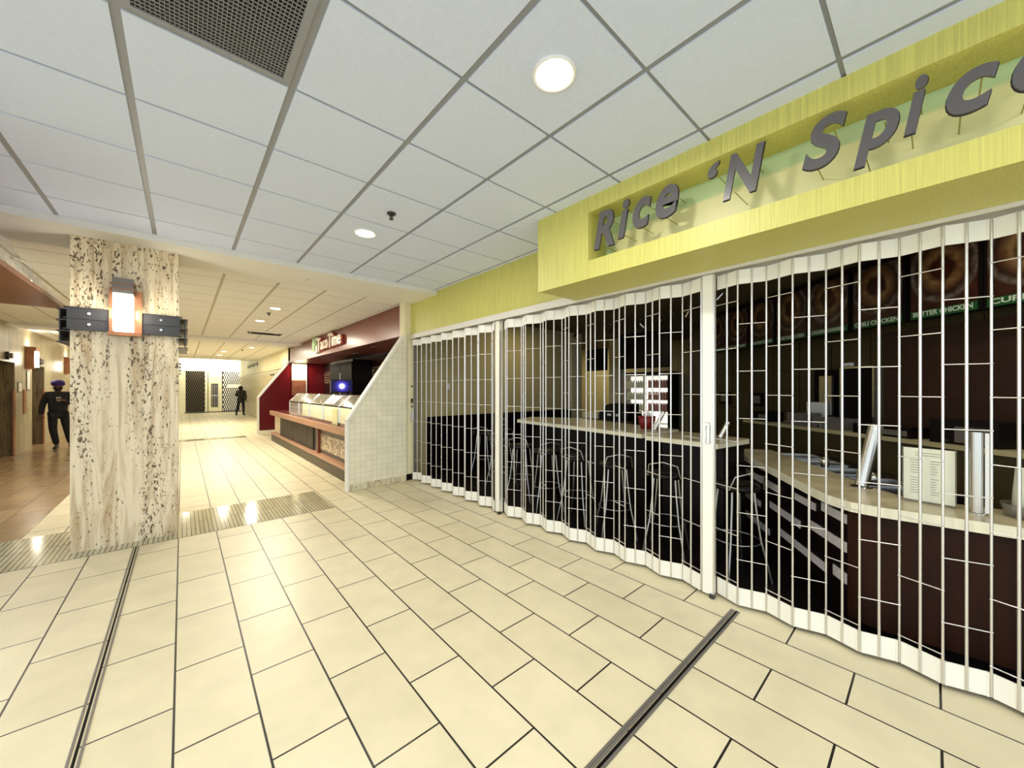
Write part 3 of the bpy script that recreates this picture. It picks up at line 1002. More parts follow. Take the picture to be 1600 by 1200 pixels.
m = MB().prism_y([(1.96, 0.12), (4.3, 0.12), (4.3, 2.47), (2.86, 2.47), (1.96, 1.22)], 15.2, 15.32)
struct('wall_stall_far', m, M['maroon'], label='maroon tiled wing wall with a sloping top')
m = MB()
a, b = Vector((1.95, 0, 1.22)), Vector((2.88, 0, 2.50))
d = (b - a).normalized()
nn = Vector((-d.z, 0, d.x))
m.prism_y([(p.x, p.z) for p in (a, b, b + nn * 0.05, a + nn * 0.05)], 15.17, 15.35)
m.box(1.91, 15.17, 0, 1.96, 15.35, 1.23)
struct('trim_17', m, M['white'], label='cream capping of the maroon wing wall')
struct('trim_18', MB().box(1.96, 15.19, 0, 4.3, 15.32, 0.12), M['whitetile_xz'], label='white tile foot of the maroon wing wall')
struct('wall_stall_back', MB().box(4.0, 6.04, 0, 4.1, 15.19, 2.46), M['maroon_dark'])
struct('trim_19', MB().box(2.90, 5.96, 2.47, 2.98, 15.6, H + 0.03).box(2.98, 6.04, 2.47, 4.1, 15.3, 2.53), M['brown_fascia'], label='brown laminate fascia of the stall')
struct('wall_stall_partition', MB().box(2.98, 6.005, 0, 4.1, 6.035, 2.5), M['maroon_dark'])

c = thing('serving_counter', 'serving counter of the stall with pinkish wood top and brown toe kick', 'counter', (2.1, 9.5, 0))
MB().box(2.10, 5.93, 0.21, 2.70, 13.1, 0.76).build('body', M['grey_panel'], c)
MB().box(2.00, 5.93, 0, 2.70, 13.15, 0.20).build('toe_kick', M['toe'], c)
MB().box(1.985, 5.93, 0.20, 2.099, 13.18, 0.245).build('foot_ledge', M['pinkwood'], c)
MB().box(1.98, 5.93, 0.761, 2.75, 13.3, 0.88).build('counter_top', M['pinkwood'], c)
MB().box(2.02, 5.94, 0.881, 2.74, 13.28, 0.886).build('top_laminate', M['maroon'], c)
m = MB()
for k in range(7):
    y = 8.66 + k * 0.50
    m.box(2.06, y + 0.008, 0.246, 2.098, y + 0.492, 0.72)
m.build('dark_board_panel', M['slatwood'], c)
MB().box(2.085, 12.2, 0.246, 2.099, 13.1, 0.76).build('light_mosaic_panel', M['mosaic_light'], c)
MB().box(2.085, 5.95, 0.33, 2.099, 8.18, 0.64).build('mosaic_panel', M['mosaic'], c)
MB().box(2.04, 8.20, 0.246, 2.098, 8.26, 0.76).build('red_post', M['brown_fascia'], c)
# glass display cases in a row on the counter
ys = [6.05, 7.09, 8.13, 9.17, 10.21, 11.25]
XC = 2.12


def case(y0, y1, label, dark=False):
    t = thing('display_case', label, 'display case', (XC, y0, 0.887), group='glass display cases on the stall counter')
    MB().box(XC, y0 + 0.01, 0.888, XC + 0.5, y1 - 0.01, 0.925).build('base', M['chrome'], t)
    m = MB()
    for y in (y0 + 0.018, y1 - 0.018):
        for p, q in (((XC, 0.925), (XC, 1.22)), ((XC, 1.22), (XC + 0.20, 1.41)), ((XC + 0.20, 1.41), (XC + 0.5, 1.41)), ((XC + 0.5, 1.41), (XC + 0.5, 0.925))):
            m.tube([(p[0], y, p[1]), (q[0], y, q[1])], 0.013, 6)
    m.build('frame', M['chrome'], t)
    MB().box(XC - 0.003, y0 + 0.02, 0.926, XC + 0.001, y1 - 0.02, 1.20).build('front_glass', M['glass'], t)
    MB().box(XC - 0.008, y0 + 0.02, 1.20, XC + 0.006, y1 - 0.02, 1.225).build('hinge_bar', M['black'], t)
    v = [(XC + 0.006, 1.222), (XC + 0.20, 1.408), (XC + 0.197, 1.413), (XC + 0.0, 1.226)]
    m = MB()
    m.prism_y(v, y0 + 0.02, y1 - 0.02)
    m.build('top_glass', M['frost'], t)
    MB().box(XC + 0.2, y0 + 0.02, 1.405, XC + 0.5, y1 - 0.02, 1.412).build('top_shelf', M['chrome'], t)
    MB().box(XC + 0.30, y0 + 0.02, 0.926, XC + 0.32, y1 - 0.02, 1.20).build('back_board', M['shelf'], t)
    MB().box(XC + 0.04, y0 + 0.02, 1.06, XC + 0.29, y1 - 0.02, 1.068).build('shelf', M['glass'], t)


lab = ['display case nearest the white tiled wing wall', 'display case with a yellow card and two sheets on its top', 'middle glass display case on the stall counter', 'second glass display case from the far end', 'glass display case at the far end of the row']
for k in range(5):
    area('case_lamp', (XC + 0.03, (ys[k] + ys[k + 1]) / 2, 1.195), 0.03, 1.6, (1, 0.9, 0.6), (0, -1.0, 0), 0.9)
    case(ys[k], ys[k + 1], lab[k])
o = MB().box(XC - 0.028, 7.125, 0.888, XC - 0.016, 7.42, 1.17).build('yellow_menu_card', M['yellow'])
tag(o, 'yellow card leaning on the front of a display case', 'card')
for k, yy in enumerate((7.45, 7.78)):
    m = MB()
    m.prism_y([(XC + 0.015, 1.246), (XC + 0.175, 1.399), (XC + 0.172, 1.403), (XC + 0.012, 1.250)], yy, yy + 0.28)
    o = m.build('menu_sheet', M['paper'])
    tag(o, ('right' if k == 0 else 'left') + ' one of two pale sheets lying on the sloped case glass', 'menu sheet', 'pale sheets on the display case')
# lights and stock inside the stall
t = thing('monitor', 'lit screen with a white disc on blue above the display cases', 'monitor', (2.95, 9.35, 0.911))
MB().box(2.59, 9.31, 1.45, 3.09, 9.35, 1.75).build('casing', M['chrome'], t)
MB().box(2.605, 9.302, 1.47, 3.075, 9.309, 1.735).build('screen', M['screen'], t)
MB().box(2.92, 9.25, 0.912, 3.12, 9.45, 0.93).box(2.98, 9.351, 0.93, 3.02, 9.39, 1.6).build('stand', M['black'], t)
t = thing('wall_mural', 'lit poster with a white arch over red brick on the far stall wall', 'poster', (3.15, 15.19, 1.3))
MB().box(2.93, 15.17, 1.85, 3.38, 15.199, 2.68).build('upper_print', M['shelf'], t)
MB().box(2.93, 15.16, 1.3, 3.38, 15.199, 1.85).build('brick_print', M['brick'], t)
MB().box(3.385, 15.15, 1.25, 3.41, 15.199, 2.70).build('edge_strip', M['white'], t)
for k in range(9):
    pass
o = MB().box(3.985, 6.0, 1.75, 3.999, 15.1, 2.15).build('mosaic_frieze', M['mosaic_dark'])
tag(o, 'dark red and beige mosaic frieze on the stall back wall', 'wall frieze')
t = thing('tall_fridge', 'tall black refrigerator against the back wall of the stall', 'refrigerator', (3.7, 11.0, 0))
MB().box(3.45, 10.4, 0.05, 3.98, 12.4, 2.35).build('body', M['black_gloss'], t)
MB().box(3.43, 10.42, 0.2, 3.449, 11.38, 2.3).box(3.43, 11.42, 0.2, 3.449, 12.38, 2.3).build('door', M['black'], t)
MB().tube([(3.41, 11.34, 1.2), (3.41, 11.34, 2.0)], 0.012).build('handle', M['steel'], t)
t = thing('bottle_cooler', 'small blue lit appliance behind the counter near the wing wall', 'appliance', (3.0, 6.9, 0.9))
MB().box(2.95, 6.35, 0.911, 3.3, 6.75, 1.78).build('housing', M['black_gloss'], t)
MB().box(2.94, 6.38, 1.45, 2.949, 6.72, 1.74).build('lit_panel', mat('blue_lit_panel', (0.1, 0.3, 0.6), 0.3, emit=(0.15, 0.35, 0.8), estr=0.8), t)
t = thing('back_counter', 'dark counter along the stall back wall', 'counter', (3.4, 8.0, 0))
MB().box(2.9, 6.04, 0.0, 3.9, 10.3, 0.88).build('body', M['maroon_dark'], t)
MB().box(2.88, 6.04, 0.881, 3.98, 10.3, 0.91).build('worktop', M['black'], t)
for k, (x, y) in enumerate(((3.2, 8.2), (3.4, 10.0), (3.2, 12.2))):
    o = MB().lathe((x, y, 2.458), [(0.07, 0), (0.09, 0.004), (0.09, 0.011)], 20).build('stall_downlight', M['grey_metal'])
    tag(o, ('unlit downlight nearest the wing wall in the stall soffit', 'middle unlit downlight in the stall soffit', 'farthest unlit downlight in the stall soffit')[k], 'ceiling light', 'unlit downlights in the stall soffit')

# stall sign: cactus and letters standing off the brown fascia
s = thing('stall_sign', 'ivory and red raised letters with a green cactus on the brown fascia', 'sign', (2.89, 10.6, 2.55))
XF = 2.898
m = MB().box(XF - 0.07, 11.45, 2.56, XF - 0.002, 11.85, 2.98)
m.build('logo_box', M['tt_white'], s)
m = MB()
m.tube([(XF - 0.085, 11.65, 2.60), (XF - 0.085, 11.65, 2.97)], 0.05, 10).tube([(XF - 0.085, 11.65, 2.72), (XF - 0.085, 11.80, 2.75), (XF - 0.085, 11.82, 2.87)], 0.028, 8).tube([(XF - 0.085, 11.65, 2.76), (XF - 0.085, 11.5, 2.79), (XF - 0.085, 11.48, 2.9)], 0.028, 8)
m.build('cactus_emblem', M['green'], s)
yy = 11.38
for ch, w_, hh, zb in (('T', 0.30, 0.33, 2.60), ('a', 0.22, 0.22, 2.60), ('c', 0.20, 0.22, 2.61), ('o', 0.22, 0.22, 2.61), ('T', 0.32, 0.36, 2.60), ('i', 0.10, 0.30, 2.62), ('m', 0.34, 0.22, 2.62), ('e', 0.24, 0.23, 2.62)):
    mt = Matrix.Translation((XF - 0.07, yy, zb)) @ TXT_W
    o = text_obj('letter', ch, 0.3, 0.03, M['tt_white'], s, mt, width=w_, height=hh, bold=0.005)
    mt = Matrix.Translation((XF - 0.04, yy + 0.015, zb - 0.012)) @ TXT_W
    text_obj('letter_return', ch, 0.3, 0.05, M['tt_red'], o, mt, width=w_ + 0.03, height=hh + 0.024, bold=0.008)
    yy -= w_ + 0.015

# ================================================================== FAR END OF THE MALL
s = thing('cafe_sign', 'small dark letters on the far cream fascia', 'sign', (2.9, 25, 2.8))
yy = 26.9
for ch in 'CURRY&ROTI':
    mt = Matrix.Translation((2.885, yy, 2.74)) @ TXT_W
    text_obj('letter', ch, 0.3, 0.008, M['ink'], s, mt, width=0.26, height=0.17)
    yy -= 0.42


def shutter(name, label, x, y0, y1, z1, axis):
    """a light lattice curtain of small links"""
    t = thing(name, label, 'shutter', ((x + 0.02) if axis == 'Y' else (y0 + y1) / 2, ((y0 + y1) / 2) if axis == 'Y' else x, 0))
    return t


t = thing('roller_grille', 'pale closed grille along the far right shopfront', 'shutter', (2.95, 22, 0))
m = MB()
yy = 15.5
while yy < 31.2:
    m.box(2.955, yy, 0.05, 2.962, yy + 0.05, 2.33)
    yy += 0.11
m.build('bars', M['counter_top'], t)
m = MB()
for zz in (0.1, 0.9, 1.7, 2.3):
    m.box(2.95, 15.5, zz, 2.968, 31.3, zz + 0.018)
m.build('links', M['steel'], t)
struct('wall_right_shop', MB().box(3.05, 15.35, 0, 3.1, 31.4, 2.4), M['cream_wall'])
o = MB().box(2.935, 18.7, 2.13, 2.949, 19.6, 2.19).build('small_sign_plate', M['ink'])
tag(o, 'small black plate near the top of the pale far grille', 'plate')

# end shopfronts at y = 31.5
t = thing('lattice_shutter', 'dark closed lattice shutter of the left end shop', 'shutter', (0.65, 31.45, 0))
m = MB()
for i in range(9):
    for k in range(18):
        m.box(0.18 + i * 0.105 + (0.05 if k % 2 else 0), 31.43, 0.10 + k * 0.145, 0.235 + i * 0.105 + (0.05 if k % 2 else 0), 31.44, 0.10 + k * 0.145 + 0.13)
m.build('lattice_plates', M['toe'], t)
MB().box(0.16, 31.45, 0.06, 1.10, 31.47, 2.70).build('dark_backing', M['black'], t)
t = thing('glazed_door', 'cream framed door with white security bars between the end shops', 'door', (1.6, 31.45, 0))
MB().box(1.12, 31.40, 0.05, 1.24, 31.5, 2.70).box(1.28, 31.40, 0.05, 1.42, 31.5, 2.7).box(1.80, 31.40, 0.05, 1.96, 31.5, 2.70).box(1.42, 31.40, 0.05, 1.80, 31.5, 0.33).box(1.42, 31.40, 1.90, 1.80, 31.5, 2.24).box(1.42, 31.42, 2.27, 1.80, 31.5, 2.70).build('frame', M['cream_wall'], t)
MB().box(1.40, 31.47, 0.33, 1.82, 31.49, 1.92).box(1.24, 31.47, 0.05, 1.28, 31.49, 2.7).box(1.28, 31.46, 2.235, 1.82, 31.49, 2.275).build('dark_glass', M['black'], t)
m = MB()
for i in range(4):
    m.box(1.475 + i * 0.095, 31.44, 0.33, 1.497 + i * 0.095, 31.46, 1.92)
m.box(1.42, 31.435, 1.10, 1.80, 31.455, 1.13)
m.build('security_bars', M['white'], t)
t = thing('lattice_shutter', 'black and white chequered lattice shutter behind the far person', 'shutter', (2.8, 31.45, 0))
m = MB()
for i in range(13):
    for k in range(16):
        x = 2.03 + i * 0.115 + (0.057 if k % 2 else 0)
        m.box(x, 31.43, 0.10 + k * 0.164, min(x + 0.06, 3.5), 31.44, 0.10 + k * 0.164 + 0.15)
m.build('lattice_plates', M['white'], t)
MB().box(2.0, 31.45, 0.06, 3.55, 31.47, 2.70).build('dark_backing', M['maroon_dark'], t)
o = MB().box(2.25, 31.41, 1.62, 3.1, 31.425, 1.86).build('hanging_banner', M['white'])
tag(o, 'white shop banner hanging on the chequered shutter', 'banner')
struct('trim_20', MB().box(0.1, 31.36, 0, 3.6, 31.42, 0.05), M['walnut'])

# ================================================================== RESTAURANT ROOM
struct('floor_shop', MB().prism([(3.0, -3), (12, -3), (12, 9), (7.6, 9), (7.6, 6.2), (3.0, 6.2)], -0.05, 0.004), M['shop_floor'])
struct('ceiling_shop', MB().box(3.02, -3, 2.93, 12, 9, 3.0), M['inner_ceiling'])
struct('wall_shop_left', MB().box(2.98, 5.97, 1.07, 7.22, 6.0, 2.93), M['beige_wall'])
struct('trim_21', MB().box(3.25, 5.94, 0.005, 7.22, 6.0, 1.04).box(3.24, 5.92, 0.17, 7.22, 5.939, 0.20), M['black_wood'], label='black wainscot panel along the left shop wall')
struct('trim_22', MB().box(3.22, 5.93, 1.04, 7.22, 6.0, 1.07).box(2.98, 5.97, 0.0, 3.249, 6.0, 1.07), M['beige_wall'])
struct('wall_shop_pier', MB().box(7.221, 5.93, 0.005, 7.62, 6.35, 2.93), M['beige_light'])
struct('wall_shop_recess', MB().box(7.5, 8.6, 0, 11, 8.7, 2.93).box(7.5, 6.35, 0, 7.6, 8.6, 2.93), M['beige_wall'])
struct('wall_shop_back', MB().box(10.6, 3.5, 0, 10.7, 8.7, 2.93), M['beige_wall'])
struct('wall_shop_pier_2', MB().box(9.0, 5.75, 0, 9.3, 6.05, 2.93), M['beige_light'])
T = Vector((0.62497, 0.78065))
N = Vector((0.78065, -0.62497))
A0 = Vector((4.72, -0.585))


def at(s_, off=0.0):
    p = A0 + T * s_ + N * off
    return (p.x, p.y)


m = MB().obox(at(-2.0, 0.35), at(4.6, 0.35), 0.1, 0, 2.93).obox(at(4.6, 0.35), at(5.6, 0.35), 0.1, 0, 2.93).box(8.44, 3.50, 0, 10.7, 3.6, 2.93)
wallk = m.build('wall_shop_kitchen', M['olive'])
wallk['kind'] = 'structure'
m = MB()
for zz in (0.9, 1.2, 1.5, 1.8, 2.1):
    m.obox(at(-2.0, 0.298), at(4.6, 0.298), 0.003, zz, zz + 0.004)
for k in range(18):
    m.obox(at(-1.9 + k * 0.5, 0.298), at(-1.894 + k * 0.5, 0.298), 0.003, 0.8, 2.2)
struct('trim_23', m, M['black'])
struct('trim_24', MB().obox(at(0.3, 0.29), at(1.45, 0.29), 0.01, 1.0, 2.15), mat('reddish_brown_panel', (0.035, 0.010, 0.003), 0.5, noise=0.2), label='reddish brown wall panel behind the kitchen')
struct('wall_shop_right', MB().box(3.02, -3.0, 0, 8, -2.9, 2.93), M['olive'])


def obx(s0, s1, o0, o1, z0, z1, mb=None, mi=0):
    mb = mb or MB()
    p = [at(s0, o0), at(s1, o0), at(s1, o1), at(s0, o1)]
    return mb.prism([(q[0], q[1]) for q in p], z0, z1, mi)


# menu boards
ANG = math.atan2(T.y, T.x)
TX, TY = T.x, T.y
names = [('CURRY CHICKEN', -0.13), ('BUTTER CHICKEN', 0.43), ('CHILI CHICKEN', 1.01), ('CHICKEN SHAWARMA', 1.58), ('VEGETARIAN DISH', 2.15), ('TANDOORI CHICKEN', 2.71), ('CHICKEN CURRY', 3.27), ('RICE DISH', 3.83)]
MENU_T = Matrix(((-TX, 0, -N.x, 0), (-TY, 0, -N.y, 0), (0, 1, 0, 0), (0, 0, 0, 1)))     # text runs towards -T, faces -N
for k, (nm, s0) in enumerate(names):
    w_ = 0.50
    a = at(s0)
    lb = 'lit-off menu board reading %s over the kitchen' % nm.lower() if k < 6 else ('menu board with a plate photo, second from the far end' if k == 6 else 'menu board at the far end of the row')
    t = thing('menu_board', lb.replace('lit-off ', 'dark '), 'menu board', (a[0], a[1], 2.2), group='menu boards over the kitchen')
    obx(s0 - 0.027, s0 + w_ + 0.027, 0.002, 0.05, 2.19, 2.90).build('board', M['black'], t)
    # picture as a real UV-mapped panel
    me = bpy.data.meshes.new('food_picture')
    p, q = at(s0 + w_, -0.004), at(s0, -0.004)
    off = Vector((a[0], a[1], 2.2))
    vv = [Vector((p[0], p[1], 2.272)), Vector((q[0], q[1], 2.272)), Vector((q[0], q[1], 2.84)), Vector((p[0], p[1], 2.84))]
    nb = Vector((N.x, N.y, 0)) * 0.004
    me.from_pydata([v - off for v in vv] + [v - off + nb for v in vv], [], [(0, 1, 2, 3), (7, 6, 5, 4), (0, 4, 5, 1), (1, 5, 6, 2), (2, 6, 7, 3), (3, 7, 4, 0)])
    uvl = me.uv_layers.new(name='UVMap')
    uvs = {0: (0, 0), 1: (1, 0), 2: (1, 1), 3: (0, 1)}
    for lp in me.loops:
        uvl.data[lp.index].uv = uvs[lp.vertex_index % 4]
    me.materials.append(foodmat('food_picture_%d' % k, k + 1, (0.26, 0.15, 0.06), [(0.12, 0.02, 0.008), (0.10, 0.012, 0.006), (0.09, 0.012, 0.01), (0.16, 0.05, 0.015), (0.10, 0.02, 0.008)][k % 5]))
    o = bpy.data.objects.new('food_picture', me)
    COL.objects.link(o)
    o.parent = t
    obx(s0, s0 + w_, -0.006, -0.001, 2.2, 2.271).build('name_band', M['green_band'], t)
    e = at(s0 + w_ - 0.02, -0.0065)
    text_obj('lettering', nm, 0.1, 0.001, M['menu_text'], t, Matrix.Translation((e[0], e[1], 2.218)) @ MENU_T, width=w_ - 0.05 if k else w_ + 0.25 - 0.05, height=0.046, bold=0.003)

# back counter
t = thing('kitchen_back_counter', 'dark olive fronted counter along the kitchen wall', 'counter', (at(1.5)[0], at(1.5)[1], 0))
obx(-0.55, 3.0, -0.23, 0.28, 0.1, 1.03).build('cabinet', M['olive'], t)
obx(-0.57, 3.0, -0.26, 0.29, 1.031, 1.07).build('worktop', M['beige_wall'], t)
# pass-through window with chrome frame
a = at(1.75, 0.28)
t = thing('pass_window', 'chrome framed pass-through window in the kitchen wall', 'window', (a[0], a[1], 1.15))
m = MB()
for s0, s1, z0, z1 in ((1.52, 1.54, 1.15, 1.80), (1.92, 1.94, 1.15, 1.80), (1.52, 1.94, 1.78, 1.80)):
    obx(s0, s1, 0.25, 0.295, z0, z1, m)
m.build('frame', M['chrome'], t)
obx(1.54, 2.34, 0.28, 0.296, 1.15, 1.78).build('dark_opening', M['black'], t)
obx(1.80, 1.92, 0.25, 0.296, 1.81, 1.85).build('white_label', M['white_plastic'], t)
t = thing('paper_stack', 'stack of pale papers leaning beside the pass-through window', 'papers', (at(2.15, 0.2)[0], at(2.15, 0.2)[1], 1.07))
m = MB()
p = [at(2.05, 0.14), at(2.30, 0.14), at(2.30, 0.2), at(2.05, 0.2)]
m.prism(p, 1.16, 1.36)
m.build('sheets', M['white_plastic'], t)
obx(2.02, 2.2, 0.22, 0.25, 1.20, 1.70).build('grey_board', M['steel'], t)
obx(2.0, 2.33, 0.12, 0.25, 1.075, 1.158).build('tray', M['black'], t)
for k, (s0, w_, h_, mm) in enumerate(((2.55, 0.28, 0.14, 'black'), (1.95, 0.25, 0.16, 'grey_metal'), (1.45, 0.36, 0.13, 'grey_metal'), (0.75, 0.55, 0.10, 'black_gloss'), (0.15, 0.45, 0.20, 'black_gloss'))):
    a = at(s0, -0.1)
    t = thing('kitchen_appliance', ['small black box at the far end of the kitchen counter', 'grey box below the pale papers', 'grey box below the chrome window', 'low black appliance behind the slanted tube', 'black glossy appliance behind the menu holder'][k], 'appliance', (a[0], a[1], 1.07), group='boxes on the kitchen counter')
    obx(s0, s0 + w_, -0.22, 0.02, 1.071, 1.07 + h_).build('housing', M[mm], t)
    obx(s0 + 0.03, s0 + w_ * 0.6, -0.226, -0.2201, 1.09, 1.06 + h_ * 0.8).build('front_panel', M['grey_metal'], t)
    obx(s0 + w_ * 0.7, s0 + w_ * 0.78, -0.232, -0.2201, 1.085, 1.11).build('knob', M['chrome'], t)

# ---- service counter with stone top
F = [(4.85, 1.59), (3.99, 0.99), (3.41, 0.61), (3.20, 0.46), (3.11, 0.34), (3.10, 0.22), (3.13, 0.05), (3.18, -0.30), (3.24, -1.0), (3.28, -2.6)]
Bk = [(5.10, 1.25), (4.24, 0.65), (3.66, 0.27), (3.52, 0.12), (3.50, 0.05), (3.50, 0.02), (3.52, -0.02), (3.58, -0.32), (3.64, -1.0), (3.68, -2.6)]
t = thing('service_counter', 'curved service counter with cream stone top and dark front', 'counter', (3.6, 0.3, 0))
m = MB()
for i in range(len(F) - 1):
    quad = [F[i], F[i + 1], Bk[i + 1], Bk[i]]
    m.prism(quad, 0.782, 0.83)
m.build('stone_top', M['counter_top'], t)
m = MB()
for i in range(len(F) - 1):
    m.obox(F[i], F[i + 1], 0.012, 0.770, 0.829, side=-0.007 if False else 0.0)
m.build('top_edge', M['counter_edge'], t)
K = [(4.88, 1.55), (3.14, 0.33 - 0.0)]
tf = (Vector(K[1]) - Vector(K[0])).normalized()
nf = Vector((-tf.y, tf.x)) * 1.0     # to the right-hand side of travel


def kf(s_, o_=0.0):
    p = Vector(K[0]) + tf * s_ + Vector((tf.y, -tf.x)) * o_
    return (p.x, p.y)


MB().prism([(4.95, 1.58), (3.20, 0.36), (3.20, 0.30), (5.0, 1.45)], 0.0, 0.769).build('black_front', M['black_wood'], t)
m = MB().prism([(3.20, 0.365), (3.155, 0.30), (3.145, 0.20), (3.17, 0.04), (3.22, -0.32), (3.28, -1.0), (3.32, -2.6), (3.40, -2.6), (3.30, -0.3), (3.24, 0.3)], 0.08, 0.769)
m.build('walnut_front', M['walnut'], t)
MB().prism([(3.24, 0.3), (3.20, 0.10), (3.28, -0.32), (3.33, -1.0), (3.37, -2.6), (3.40, -2.6), (3.30, -0.3)], 0.004, 0.08).build('toe_kick', M['black'], t)
Q0, Q1 = Vector((4.95, 1.58)), Vector((3.20, 0.36))
tq = (Q1 - Q0).normalized()
nq = Vector((tq.y, -tq.x))
if nq.dot(Vector((-1, 1))) < 0:
    nq = -nq
for s0, s1, z0, z1 in ((0.40, 1.19, 0.60, 0.665), (1.46, 1.76, 0.63, 0.685), (1.62 + 0.22, 2.12, 0.66, 0.72), (0.38, 0.77, 0.355, 0.415), (0.99, 1.54, 0.42, 0.48), (1.70, 2.12, 0.475, 0.54), (0.39, 0.98, 0.15, 0.21), (1.21, 1.88, 0.24, 0.30), (1.98, 2.12, 0.27, 0.34), (-0.25, 0.12, 0.53, 0.6), (-0.2, 0.12, 0.29, 0.36), (-0.2, 0.12, 0.07, 0.13)):
    p = [Q0 + tq * s0 + nq * 0.001, Q0 + tq * s1 + nq * 0.001, Q0 + tq * s1 + nq * 0.008, Q0 + tq * s0 + nq * 0.008]
    MB().prism([(q.x, q.y) for q in p], z0, z1).build('pearl_strip', M['strip'], t)

# food wells behind the stone top
t = thing('food_well', 'black food well with steel pans behind the stone counter', 'food warmer', (4.6, 0.6, 0))
MB().prism([(5.15, 1.20), (4.28, 0.60), (3.70, 0.22), (3.95, -0.15), (4.55, 0.22), (5.40, 0.85)], 0.05, 0.80).build('body', M['black_gloss'], t)
for k, (x, y) in enumerate(((5.0, 0.95), (4.68, 0.72), (4.36, 0.50), (4.04, 0.27))):
    c2 = MB()
    px, py = x, y
    u = Vector((0.82, 0.57))
    v = Vector((0.57, -0.82))
    pts = [Vector((px, py)) + u * a * 0.14 + v * b * 0.17 for a, b in ((-1, -1), (1, -1), (1, 1), (-1, 1))]
    inn = [Vector((px, py)) + u * a * 0.12 + v * b * 0.15 for a, b in ((-1, -1), (1, -1), (1, 1), (-1, 1))]
    VV = [(q.x, q.y, 0.815) for q in pts] + [(q.x, q.y, 0.815) for q in inn] + [(q.x, q.y, 0.72) for q in inn]
    c2.add(VV, [(i, (i + 1) % 4, 4 + (i + 1) % 4, 4 + i) for i in range(4)] + [(4 + i, 4 + (i + 1) % 4, 8 + (i + 1) % 4, 8 + i) for i in range(4)] + [(8, 9, 10, 11)])
    c2.build('steel_pan', M['steel'], t)
for k, (x, y, l) in enumerate(((4.42, 0.66, 'small steel pot at the far side of the food well'), (3.86, 0.30, 'small steel pot near the slanted tube'))):
    o = MB().lathe((x, y, 0.816), [(0.030, 0.0), (0.036, 0.085), (0.032, 0.085), (0.027, 0.01)], 14).build('steel_pot', M['steel'])
    tag(o, l, 'pot', 'small steel pots')


def tube_post(base, top, r, label, name='steel_tube'):
    t = thing(name, label, 'steel tube', base, group='steel tubes on the counters')
    b_, t_ = Vector(base), Vector(top)
    dr = (t_ - b_).normalized()
    MB().tube([b_ + Vector((0, 0, 0.012)), t_], r, 20).build('tube_body', M['steel'], t)
    MB().tube([t_ - dr * 0.001, t_ + dr * 0.006], r * 0.93, 20).build('cap', M['black'], t)
    MB().lathe((base[0], base[1], base[2]), [(r * 1.55, 0.0), (r * 1.55, 0.006), (r * 1.2, 0.012)], 20).build('base_ring', M['chrome'], t)
    return t


tube_post((3.63, 0.34, 0.83), (3.70, 0.27, 1.27), 0.040, 'large slanted steel tube on the curved counter')
tube_post((3.34, -0.16, 0.83), (3.34, -0.16, 1.29), 0.026, 'upright steel tube behind the menu holder')
o = MB().box(3.33, -0.205, 0.842, 3.345, -0.19, 1.285).build('white_rod', M['white_plastic'])
tag(o, 'slim white rod standing beside the upright steel tube', 'rod')
t = thing('menu_holder', 'clear stand holding a pale printed menu sheet on the counter', 'menu holder', (3.40, 0.01, 0.83))
p0, p1 = Vector((3.43, 0.125)), Vector((3.40, -0.085))
MB().obox(p0, p1, 0.003, 0.84, 1.165).build('printed_sheet', M['paper'], t)
MB().obox(p0 + Vector((0, 0.008)), p1 - Vector((0, 0.008)), 0.012, 0.832, 0.842).obox(p0 + Vector((0, 0.006)), p0 + Vector((0, 0.001)), 0.008, 0.842, 1.17).obox(p1 - Vector((0, 0.001)), p1 - Vector((0, 0.006)), 0.008, 0.842, 1.17).build('acrylic_stand', M['frost'], t)
m = MB()
dn = (p1 - p0).normalized()
fn = Vector((dn.y, -dn.x))
if fn.x > 0:
    fn = -fn
for k in range(17):
    zz = 1.135 - k * 0.0155
    if k in (2, 9):
        continue
    ln = R.uniform(0.03, 0.055)
    for s0, s1 in (((0.03, 0.03 + ln), (0.115, 0.115 + R.uniform(0.02, 0.04))) if k > 1 else ((0.05, 0.16),)):
        a, b = p0 + dn * s0 + fn * 0.002, p0 + dn * s1 + fn * 0.002
        m.obox(a, b, 0.0006, zz, zz + 0.0022)
m.build('print_lines', M['ink'], t)
t = thing('napkin_dispenser', 'white roll standing in a clear tray at the right end of the counter', 'dispenser', (3.44, -0.36, 0.83))
MB().lathe((3.44, -0.36, 0.85), [(0.075, 0), (0.07, 0.12), (0.062, 0.24), (0.058, 0.245)], 24).build('paper_roll', M['paper'], t)
MB().lathe((3.44, -0.36, 0.831), [(0.07, 0), (0.10, 0.006), (0.115, 0.07), (0.109, 0.07), (0.09, 0.012)], 24).build('tray', M['frost'], t)

# ---- high bar with two tops
for k, (pts, l) in enumerate((([(4.01, 4.41), (3.70, 2.08), (4.45, 2.02), (4.93, 3.9), (4.55, 4.62)], 'long cream topped bar in front of the stools'),
                              ([(3.715, 2.04), (3.64, 1.30), (4.25, 1.22), (4.42, 1.98)], 'short cream topped bar next to the gate post'))):
    t = thing('bar_counter', l, 'bar counter', (pts[0][0], pts[0][1], 0))
    cx = sum(p[0] for p in pts) / len(pts)
    cy_ = sum(p[1] for p in pts) / len(pts)
    zt = 1.05 if k == 0 else 1.035
    MB().prism(pts, zt - 0.008, zt).build('bar_surface', M['counter_top'], t)
    MB().prism([(cx + (p[0] - cx) * 1.0, cy_ + (p[1] - cy_) * 1.0) for p in pts], zt - 0.05, zt - 0.0085).build('bar_edge', M['counter_edge'], t)
    MB().prism([(cx + 0.14 + (p[0] - cx) * 0.60, cy_ + (p[1] - cy_) * 0.86) for p in pts], 0.004, zt - 0.052).build('bar_base', M['black_wood'], t)
